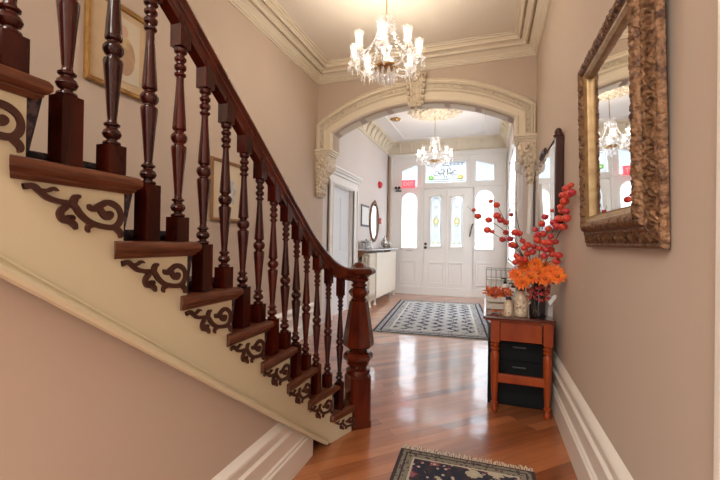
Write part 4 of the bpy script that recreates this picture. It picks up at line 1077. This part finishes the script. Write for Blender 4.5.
# orange flowers
def flower(c, face, R, rn):
    r = thing('orange_flower', c, 'orange artificial flower head clustered at the top of the dark vase', 'flower', 'orange flowers in the vase')
    z = Vector(face).normalized(); x = z.cross(Vector((0,0,1))).normalized(); y = z.cross(x); c = Vector(c); p = MB()
    for ring, (n, rr, lift) in enumerate(((13, 1.0, .10),(11, .8, .28))):
        for k in range(n):
            a = 2*PI*k/n + ring*.25 + rn.uniform(-.1,.1); d = (math.cos(a)*x + math.sin(a)*y); s = (-math.sin(a)*x + math.cos(a)*y)
            L = R*rr*rn.uniform(.85,1.1); b = c + d*R*.16
            tip_ = b + d*L*.84 + z*L*lift*rn.uniform(-.3,1.2); md = b + d*L*.45 + z*L*lift*.9
            w = R*.17; p.add([b-s*w*.4, md-s*w, tip_, md+s*w, b+s*w*.4, md+z*.003], [(0,1,5),(1,2,5),(2,3,5),(3,4,5),(4,0,5)])
    p.build('petals', M['petal'], r)
    MB().sphere(c+z*R*.06, R*.24, 10, 6, (1,1,1)).build('flower_eye', M['flowereye'], r, smooth=3)
rn = random.Random(2)
for c in [(.202,3.10,1.062),(.265,3.13,1.125),(.341,3.12,1.150),(.405,3.13,1.118),(.450,2.985,1.098),(.301,3.04,1.055),(.391,3.03,1.050),(.238,3.06,1.010),(.452,2.90,1.080),(.350,3.06,1.095),(.420,3.05,1.085)]:
    face = (c[0]-.36+rn.uniform(-.2,.2)-.12, -.75, .28+rn.uniform(-.2,.3)); flower(c, face, .068, rn)
g = MB(); rn = random.Random(5)
for k in range(46):
    a = rn.uniform(0, 2*PI); c = (.355+.055*math.cos(a), 3.13+.05*math.sin(a), 1.0+rn.uniform(0,.07)); leaf(g, c, (math.cos(a), math.sin(a)-.4, rn.uniform(-.3,.4)), (0,0,1), rn.uniform(.05,.09), .016)
g.map(lambda x,y,z: (min(x,.505), y, z))
g.build('leaf_sprays', M['leafgreen'], kind='stuff', **T('dull green leaves under the orange flowers in the dark vase', 'leaves'))

BRANCH = {
'a' : ([(0.339, 3.15, 1.008), (0.235, 3.125, 1.246), (0.131, 3.1, 1.45), (0.054, 3.1, 1.604), (-0.014, 3.1, 1.697)], [(0.01, 3.121, 1.637), (0.053, 3.078, 1.602), (0.056, 3.068, 1.519), (0.084, 3.077, 1.485), (0.125, 3.134, 1.469), (0.26, 3.1, 1.183)]) ,
'b' : ([(0.335, 3.15, 1.008), (0.251, 3.185, 1.209), (0.129, 3.22, 1.393), (0.012, 3.22, 1.482), (-0.088, 3.22, 1.526), (-0.171, 3.22, 1.612)], [(-0.122, 3.253, 1.581), (-0.089, 3.244, 1.528), (-0.003, 3.223, 1.495), (0.13, 3.245, 1.394), (0.161, 3.239, 1.343), (0.198, 3.25, 1.286)]) ,
'c' : ([(0.33, 3.15, 1.008), (0.256, 3.1, 1.183), (0.168, 3.05, 1.294), (0.074, 3.05, 1.352), (-0.002, 3.05, 1.4)], [(0.023, 3.032, 1.392), (-0.013, 3.024, 1.406), (0.099, 3.074, 1.336), (0.169, 3.078, 1.294), (0.198, 3.058, 1.211), (0.194, 3.064, 1.164), (0.217, 3.024, 1.189)]) ,
'd' : ([(0.335, 3.15, 1.008), (0.282, 3.165, 1.271), (0.203, 3.18, 1.392), (0.165, 3.18, 1.533), (0.155, 3.18, 1.578)], [(0.167, 3.206, 1.535), (0.195, 3.155, 1.392), (0.225, 3.165, 1.385), (0.25, 3.19, 1.327), (0.281, 3.147, 1.295), (0.284, 3.178, 1.227), (0.319, 3.154, 1.243), (0.258, 3.143, 1.271)]) ,
'e' : ([(0.361, 3.15, 1.009), (0.386, 3.105, 1.215), (0.431, 3.06, 1.363), (0.481, 3.031, 1.526), (0.483, 2.74, 1.646), (0.479, 2.576, 1.682)], [(0.471, 2.578, 1.668), (0.477, 2.758, 1.67), (0.471, 2.853, 1.64), (0.472, 2.674, 1.622), (0.477, 2.582, 1.622), (0.48, 2.938, 1.541), (0.484, 2.793, 1.525), (0.481, 3.024, 1.491), (0.451, 3.063, 1.464), (0.415, 3.058, 1.418), (0.469, 3.047, 1.436), (0.427, 3.036, 1.362), (0.419, 3.048, 1.316), (0.392, 3.08, 1.316), (0.401, 3.065, 1.263), (0.382, 3.028, 1.217), (0.472, 2.919, 1.566), (0.474, 2.79, 1.591)]) ,
'f' : ([(0.357, 3.15, 1.009), (0.372, 3.175, 1.272), (0.389, 3.2, 1.418), (0.438, 3.2, 1.539), (0.47, 3.2, 1.582)], [(0.462, 3.193, 1.563), (0.41, 3.208, 1.516), (0.387, 3.194, 1.462), (0.395, 3.193, 1.382), (0.353, 3.211, 1.365), (0.373, 3.186, 1.272), (0.338, 3.232, 1.284), (0.341, 3.209, 1.418), (0.36, 3.179, 1.381), (0.355, 3.186, 1.333)]) ,
'g' : ([(0.365, 3.15, 1.009), (0.423, 3.145, 1.203), (0.474, 3.14, 1.334), (0.483, 2.887, 1.429), (0.484, 2.763, 1.485)], [(0.481, 2.769, 1.475), (0.482, 2.882, 1.424), (0.471, 3.122, 1.322), (0.449, 3.105, 1.228), (0.442, 3.137, 1.262)]) ,
'h' : ([(0.361, 3.15, 1.009), (0.407, 3.1, 1.157), (0.472, 3.05, 1.184), (0.479, 2.994, 1.236)], [(0.479, 3.028, 1.226), (0.471, 3.071, 1.177)]) ,
}
BLAB = {'a': 'long berry branch arching furthest up on the left of the vase', 'b': 'berry branch reaching furthest out to the left across the front door',
 'c': 'low left berry branch drooping before the right sidelight', 'd': 'short upright berry branch just left of the orange flowers', 'e': 'tallest berry branch rising up the right wall by the pier mirror frame',
 'f': 'upright berry branch in front of the pier mirror glass', 'g': 'right leaning berry branch along the wall below the tallest one', 'h': 'shortest berry branch sticking out low on the right of the vase'}
rn = random.Random(9)
for key, (pl, bs) in BRANCH.items():
    r = thing('berry_branch', pl[0], BLAB[key], 'branch', 'berry branches in the vase')
    base = (.362+ (pl[0][0]-.355)*.8, 3.15, TZ+.06); pts = smooth_path([base]+pl, 5)
    s = MB(); n = len(pts); s.tube(pts, [lerp(.0042,.0016,i/(n-1)) for i in range(n)], 6)
    for b in bs:
        q = min(pts, key=lambda p: (p-Vector(b)-Vector((0,0,-.03))).length); s.tube([q, (q+Vector(b))/2+Vector((0,0,.006)), b], .0013, 5)
    s.build('stem', M['twig'], r, smooth=3)
    for i, b in enumerate(bs):
        R = rn.uniform(.022,.029) if i > 0 or key in 'gh' else .017
        m = MB(); rows = []
        for k in range(9):
            t = PI*k/8; rr = R*max(math.sin(t),.02); z = -R*.92*math.cos(t)
            rows.append([(b[0]+rr*(1+.10*abs(math.cos(2.5*a)))*math.cos(a), b[1]+rr*(1+.10*abs(math.cos(2.5*a)))*math.sin(a), b[2]+z) for a in frange(0,2*PI,16)[:-1]])
        m.grid(rows, False, True); m.build('berry', M['berry' if rn.random() < .6 else 'berry2'], r, smooth=3)
tw = MB().tube(smooth_path([(.355,3.16,TZ+.06),(.30,3.18,1.15),(.225,3.20,1.42),(.20,3.21,1.565)],5), .003, 6).build('bare_twig', M['twig'], smooth=3, **T('bare dark twig standing up between the left berry branches', 'twig'))

# card, crate, leaves, bottles, wire basket
cd = MB().prism([(.437,3.225,TZ+.001),(.462,3.175,TZ+.001),(.468,3.18,TZ+.16),(.443,3.23,TZ+.16)], (.003,.0015,0)).build('place_card', M['cloth'], **T('white card leaning upright against the wall behind the dark vase', 'card'))
tg = MB(); tg.prism([(.440,3.105,.845),(.478,3.10,.905),(.480,3.108,.925),(.462,3.112,.925),(.428,3.118,.868)], (.002,.002,0)); tg.build('gift_tag', M['paper'], **T('small cream paper tag tilted at the right of the dark vase', 'tag'))
cr = thing('wooden_crate', (.07, 3.46, TZ), 'small whitewashed slatted crate filled with autumn leaves', 'crate')
kx0, kx1, ky0, ky1 = -.015, .165, 3.36, 3.62
for z0, z1 in ((.004,.048),(.064,.108)):
    s = MB(); s.box(kx0,kx1,ky0,ky0+.010,TZ+z0,TZ+z1); s.box(kx0,kx1,ky1-.010,ky1,TZ+z0,TZ+z1); s.box(kx0,kx0+.010,ky0+.01,ky1-.01,TZ+z0,TZ+z1); s.box(kx1-.010,kx1,ky0+.01,ky1-.01,TZ+z0,TZ+z1); s.build('slat', M['crate'], cr, bevel=.002)
for x in (kx0+.012, kx1-.026):
    for y in (ky0+.012, ky1-.026): MB().box(x,x+.014,y,y+.014,TZ+.001,TZ+.106).build('corner_post', M['crate'], cr)
MB().box(kx0+.01,kx1-.01,ky0+.01,ky1-.01,TZ+.004,TZ+.012).build('bottom', M['crate'], cr)
rn = random.Random(21); lv = MB()
for k in range(150):
    c = (rn.uniform(kx0+.0,kx1+.02), rn.uniform(ky0-.01,ky1-.02), TZ+.07+rn.uniform(0,.085)); leaf(lv, c, rdir(rn,.5), rdir(rn,.3), rn.uniform(.03,.06), .013)
lv.build('autumn_leaves', M['leafred'], kind='stuff', **T('heap of red and orange autumn leaves in the crate', 'leaves'))
lv = MB(); rn = random.Random(4)
for k in range(16):
    c = (.02+.006*k+rn.uniform(-.01,.01), 3.20+rn.uniform(-.03,.05), TZ+.004+rn.uniform(0,.012)); leaf(lv, c, (rn.uniform(-1,1),rn.uniform(-1,1),rn.uniform(-.05,.25)), (0,0,1), rn.uniform(.03,.05), .012)
lv.map(lambda x,y,z: (x,y,max(z,TZ+.001))); lv.build('leaf_spray', M['leafred'], **T('fallen spray of red leaves lying before the crate on the table', 'leaf spray'))
def pump(x, y, h, label):
    b = thing('pump_bottle', (x,y,TZ), label, 'bottle')
    MB().lathe([(TZ+.0005,.034),(TZ+.01,.038),(TZ+h*.62,.038),(TZ+h*.74,.030),(TZ+h*.78,.014)], (x,y,0), 18).build('plastic_body', M['plastic'], b, smooth=.6)
    MB().lathe([(TZ+h*.77,.016),(TZ+h*.86,.016),(TZ+h*.865,.007),(TZ+h*.95,.007),(TZ+h*.955,.014),(TZ+h,.012)], (x,y,0), 14).build('pump_head', M['black'], b, smooth=.6)
    MB().tube([(x,y,TZ+h*.98),(x-.035,y-.01,TZ+h*.975)], .006, 6).build('nozzle', M['black'], b)
pump(.150, 3.78, .235, 'taller white pump bottle with black top behind the crate')
pump(.215, 3.70, .200, 'shorter white pump bottle with black top behind the syrup jug')
wb = thing('wire_basket', (.10, 4.05, TZ), 'white wire basket at the far end of the console table', 'basket')
bx0, bx1, by0, by1 = -.02, .26, 3.90, 4.20
w = MB()
for z in frange(TZ+.006, TZ+.30, 4): w.tube([(bx0,by0,z),(bx1,by0,z),(bx1,by1,z),(bx0,by1,z)], .0035, 5, closed=True)
w.build('wire_hoops', M['wire'], wb)
w = MB()
for x in frange(bx0, bx1, 7):
    for y in (by0, by1): w.tube([(x,y,TZ+.004),(x,y,TZ+.30)], .0025, 5)
for y in frange(by0, by1, 7):
    for x in (bx0, bx1): w.tube([(x,y,TZ+.004),(x,y,TZ+.30)], .0025, 5)
w.build('wire_uprights', M['wire'], wb)
MB().box(bx0+.02, bx1-.03, by0+.03, by1-.03, TZ+.003, TZ+.20).build('paper_stack', M['paper'], bevel=.006, **T('stack of white paper inside the wire basket', 'paper'))

# ================================================================== CHANDELIERS AND MEDALLION
def chandelier(loc, ceil_z, rot, label, sc=1.0):
    ch = thing('chandelier', loc, label, 'chandelier', 'crystal chandeliers')
    top_ = (ceil_z - loc[2])
    B = lambda mb, n, m, p=ch, s=0: mb.build(n, m, p, smooth=s, local=True)
    B(MB().tube([(0,0,.46),(0,0,top_-.02)], .006, 8), 'hanging_rod', M['brass'], s=.6)
    B(MB().lathe([(top_-.045,.012),(top_-.035,.04),(top_-.012,.06),(top_,.062)], (0,0,0), 18), 'ceiling_canopy', M['brass'], s=.6)
    B(MB().lathe([(0,.03),(.02,.06),(.05,.035),(.10,.022),(.15,.045),(.19,.05),(.23,.022),(.32,.018),(.36,.045),(.39,.03),(.43,.012),(.48,.010)], (0,0,0), 16), 'glass_column', M['crystal'], s=.7)
    B(MB().lathe([(-.035,.02),(-.03,.075),(-.012,.108),(.0,.112),(.004,.108),(-.008,.09),(-.012,.03)], (0,0,0), 28), 'gilt_bowl', M['brass'], s=.7)
    cr = MB()
    for k in range(10):
        a = 2*PI*k/10; cr.tube(smooth_path([(.02*math.cos(a),.02*math.sin(a),.40),(.07*math.cos(a),.07*math.sin(a),.44),(.085*math.cos(a),.085*math.sin(a),.41)],3), .005, 5); cr.octa((.085*math.cos(a),.085*math.sin(a),.37), .014, .024, .04)
    B(cr, 'crown', M['crystal'])
    for k in range(12):
        a = 2*PI*k/12; B(MB().octa((.100*math.cos(a),.100*math.sin(a),-.06), .016, .032, .078), 'crystal_drop', M['crystal'])
    for k in range(8):
        a = 2*PI*(k+.5)/8; B(MB().octa((.06*math.cos(a),.06*math.sin(a),-.085), .016, .032, .088), 'crystal_drop', M['crystal'])
    B(MB().octa((0,0,-.12), .018, .05, .075), 'crystal_drop', M['crystal'])
    for k in range(8):
        a = rot + 2*PI*k/8; ca, sa = math.cos(a), math.sin(a)
        p = lambda r, z, o=0.: (r*ca - o*sa, r*sa + o*ca, z)
        arm = B(MB().tube(smooth_path([p(.03,.03),p(.10,-.02),p(.19,-.035),p(.27,.0),p(.30,.05)],5), .009, 8), 'arm', M['crystal'], s=3)
        B(MB().lathe([(.048,.012),(.05,.05),(.060,.058),(.058,.045),(.056,.012)], p(.30,0), 16), 'drip_pan', M['crystal'], arm, .7)
        B(MB().lathe([(.055,.014),(.075,.016),(.095,.012)], p(.30,0), 10), 'candle_cup', M['brass'], arm, .6)
        B(MB().lathe([(.095,.008),(.115,.015),(.135,.014),(.160,.006),(.172,.002)], p(.30,0), 10), 'candle_bulb', M['bulb'], arm, 3)
        B(MB().lathe([(.065,.022),(.078,.034),(.12,.040),(.17,.034),(.195,.034),(.225,.047),(.223,.045),(.195,.032),(.17,.032),(.12,.038),(.08,.032)], p(.30,0), 18, cap=False), 'hurricane_shade', M['shade'], arm, 3)
        for j in range(6):
            t = 2*PI*j/6; q = p(.30 + .053*math.cos(t), .0, .053*math.sin(t)); B(MB().octa((q[0],q[1],.012), .0125, .024, .062), 'crystal_drop', M['crystal'], arm)
        bd = MB()
        for t in frange(0, 1, 15):
            r = lerp(.07, .27, t**1.3); z = lerp(.40, .06, t) - .05*math.sin(PI*t); bd.octa(p(r, z), .0105, .012)
        B(bd, 'bead_strand', M['crystal'], arm)
        bd = MB()
        for t in frange(0, 1, 9):
            q = Vector(p(.30,.045))*(1-t) + Vector((.30*math.cos(a+PI/4),.30*math.sin(a+PI/4),.045))*t; bd.octa((q.x,q.y,q.z-.05*math.sin(PI*t)), .0075, .009)
        B(bd, 'bead_swag', M['crystal'], arm)
        bd = MB()
        for t in frange(0, 1, 12):
            bd.octa(p(lerp(.075,.108,t), lerp(.37,.0,t), .02), .0075, .009)
        B(bd, 'bead_strand', M['crystal'], arm)
    ld = bpy.data.lights.new('candle light', 'POINT'); ld.energy = CH_W/8; ld.color = (1,.88,.72); ld.shadow_soft_size = .012
    for k in range(8):                                   # one small lamp at the tip of every candle bulb
        a = rot + 2*PI*k/8; lo = bpy.data.objects.new('candle_light', ld); COL.objects.link(lo); lo.parent = ch; lo.location = (.30*math.cos(a), .30*math.sin(a), .188)
    ch.scale = (sc,)*3
    return ch
CH_W = 14
C1 = chandelier((-.917, 3.314, 2.915), HC, math.radians(-90+17-9), 'crystal chandelier hanging in the hall in front of the arch')
CH_W = 9
C2 = chandelier((-1.0, 7.20, 2.875), VC, math.radians(-90+8), 'crystal chandelier hanging in the vestibule beyond the arch')
md = MB(); c = (-1.0, 7.20)
md.lathe([(0,.40),(-.015,.41),(-.03,.38),(-.03,.30),(-.05,.28),(-.055,.20),(-.075,.17),(-.085,.08),(-.10,.05)], (c[0],c[1],VC), 48)
rn = random.Random(8)
for R, n, s in ((.44,26,.055),(.36,22,.05),(.26,16,.045),(.14,10,.04)):
    for k in range(n):
        t = 2*PI*k/n; md.sphere((c[0]+R*math.cos(t), c[1]+R*math.sin(t), VC-.02-(.44-R)*.16), s, 8, 6, (1,1,.7))
for k in range(14):
    t = 2*PI*k/14; md.sphere((c[0]+.49*math.cos(t), c[1]+.49*math.sin(t), VC-.012), .05, 8, 6, (1,1,.5))
md.build('ceiling_medallion', M['carve'], smooth=.8, **T('carved plaster medallion on the vestibule ceiling over the chandelier', 'ceiling medallion'))

# ================================================================== LIGHT AND CAMERA
SKY_LOW, SKY_HIGH = .8, 8.0
wd = bpy.data.worlds.new('daylight'); scene.world = wd; wd.use_nodes = True
wn = wd.node_tree; bg = wn.nodes['Background']
tcw = wn.nodes.new('ShaderNodeTexCoord'); sxw = wn.nodes.new('ShaderNodeSeparateXYZ'); wn.links.new(tcw.outputs['Generated'], sxw.inputs[0])
rw = wn.nodes.new('ShaderNodeMapRange'); rw.inputs['From Min'].default_value = .22; rw.inputs['From Max'].default_value = .75; rw.inputs['To Min'].default_value = SKY_LOW; rw.inputs['To Max'].default_value = SKY_HIGH
wn.links.new(sxw.outputs[2], rw.inputs[0]); wn.links.new(rw.outputs[0], bg.inputs[1]); bg.inputs[0].default_value = (.90,.96,1.0,1)
def area(name, loc, rot, sx, sy, e, col):
    l = bpy.data.lights.new(name, 'AREA'); l.shape = 'RECTANGLE'; l.size = sx; l.size_y = sy; l.energy = e; l.color = col
    o = bpy.data.objects.new(name, l); COL.objects.link(o); o.location = loc; o.rotation_euler = rot; return o

area('hall fill light', (-.9,-1.4,3.68), (0,0,0), 1.6, 1.2, 55, (1,.93,.84))  # unseen fill light added behind the camera to brighten the hall

cam = bpy.data.cameras.new('camera'); cam.sensor_width = 36; cam.lens = 372.87/720*36; cam.clip_start = .02
co = bpy.data.objects.new('camera', cam); COL.objects.link(co); scene.camera = co
yaw, pit, rol = .3327, .0052, .0146
F0 = Vector((-math.sin(yaw), math.cos(yaw), 0)); R0 = Vector((math.cos(yaw), math.sin(yaw), 0)); U0 = Vector((0,0,1))
F = F0*math.cos(pit) + U0*math.sin(pit); U = -F0*math.sin(pit) + U0*math.cos(pit)
Rr = R0*math.cos(rol) + U*math.sin(rol); Uu = -R0*math.sin(rol) + U*math.cos(rol)
mw = Matrix(((Rr.x,Uu.x,-F.x,0),(Rr.y,Uu.y,-F.y,0),(Rr.z,Uu.z,-F.z,1.3),(0,0,0,1)))
co.matrix_world = mw
vs_ = scene.view_settings; vs_.view_transform = 'Standard'; vs_.look = 'None'; vs_.gamma = 1; vs_.use_curve_mapping = False; vs_.exposure = 1.5
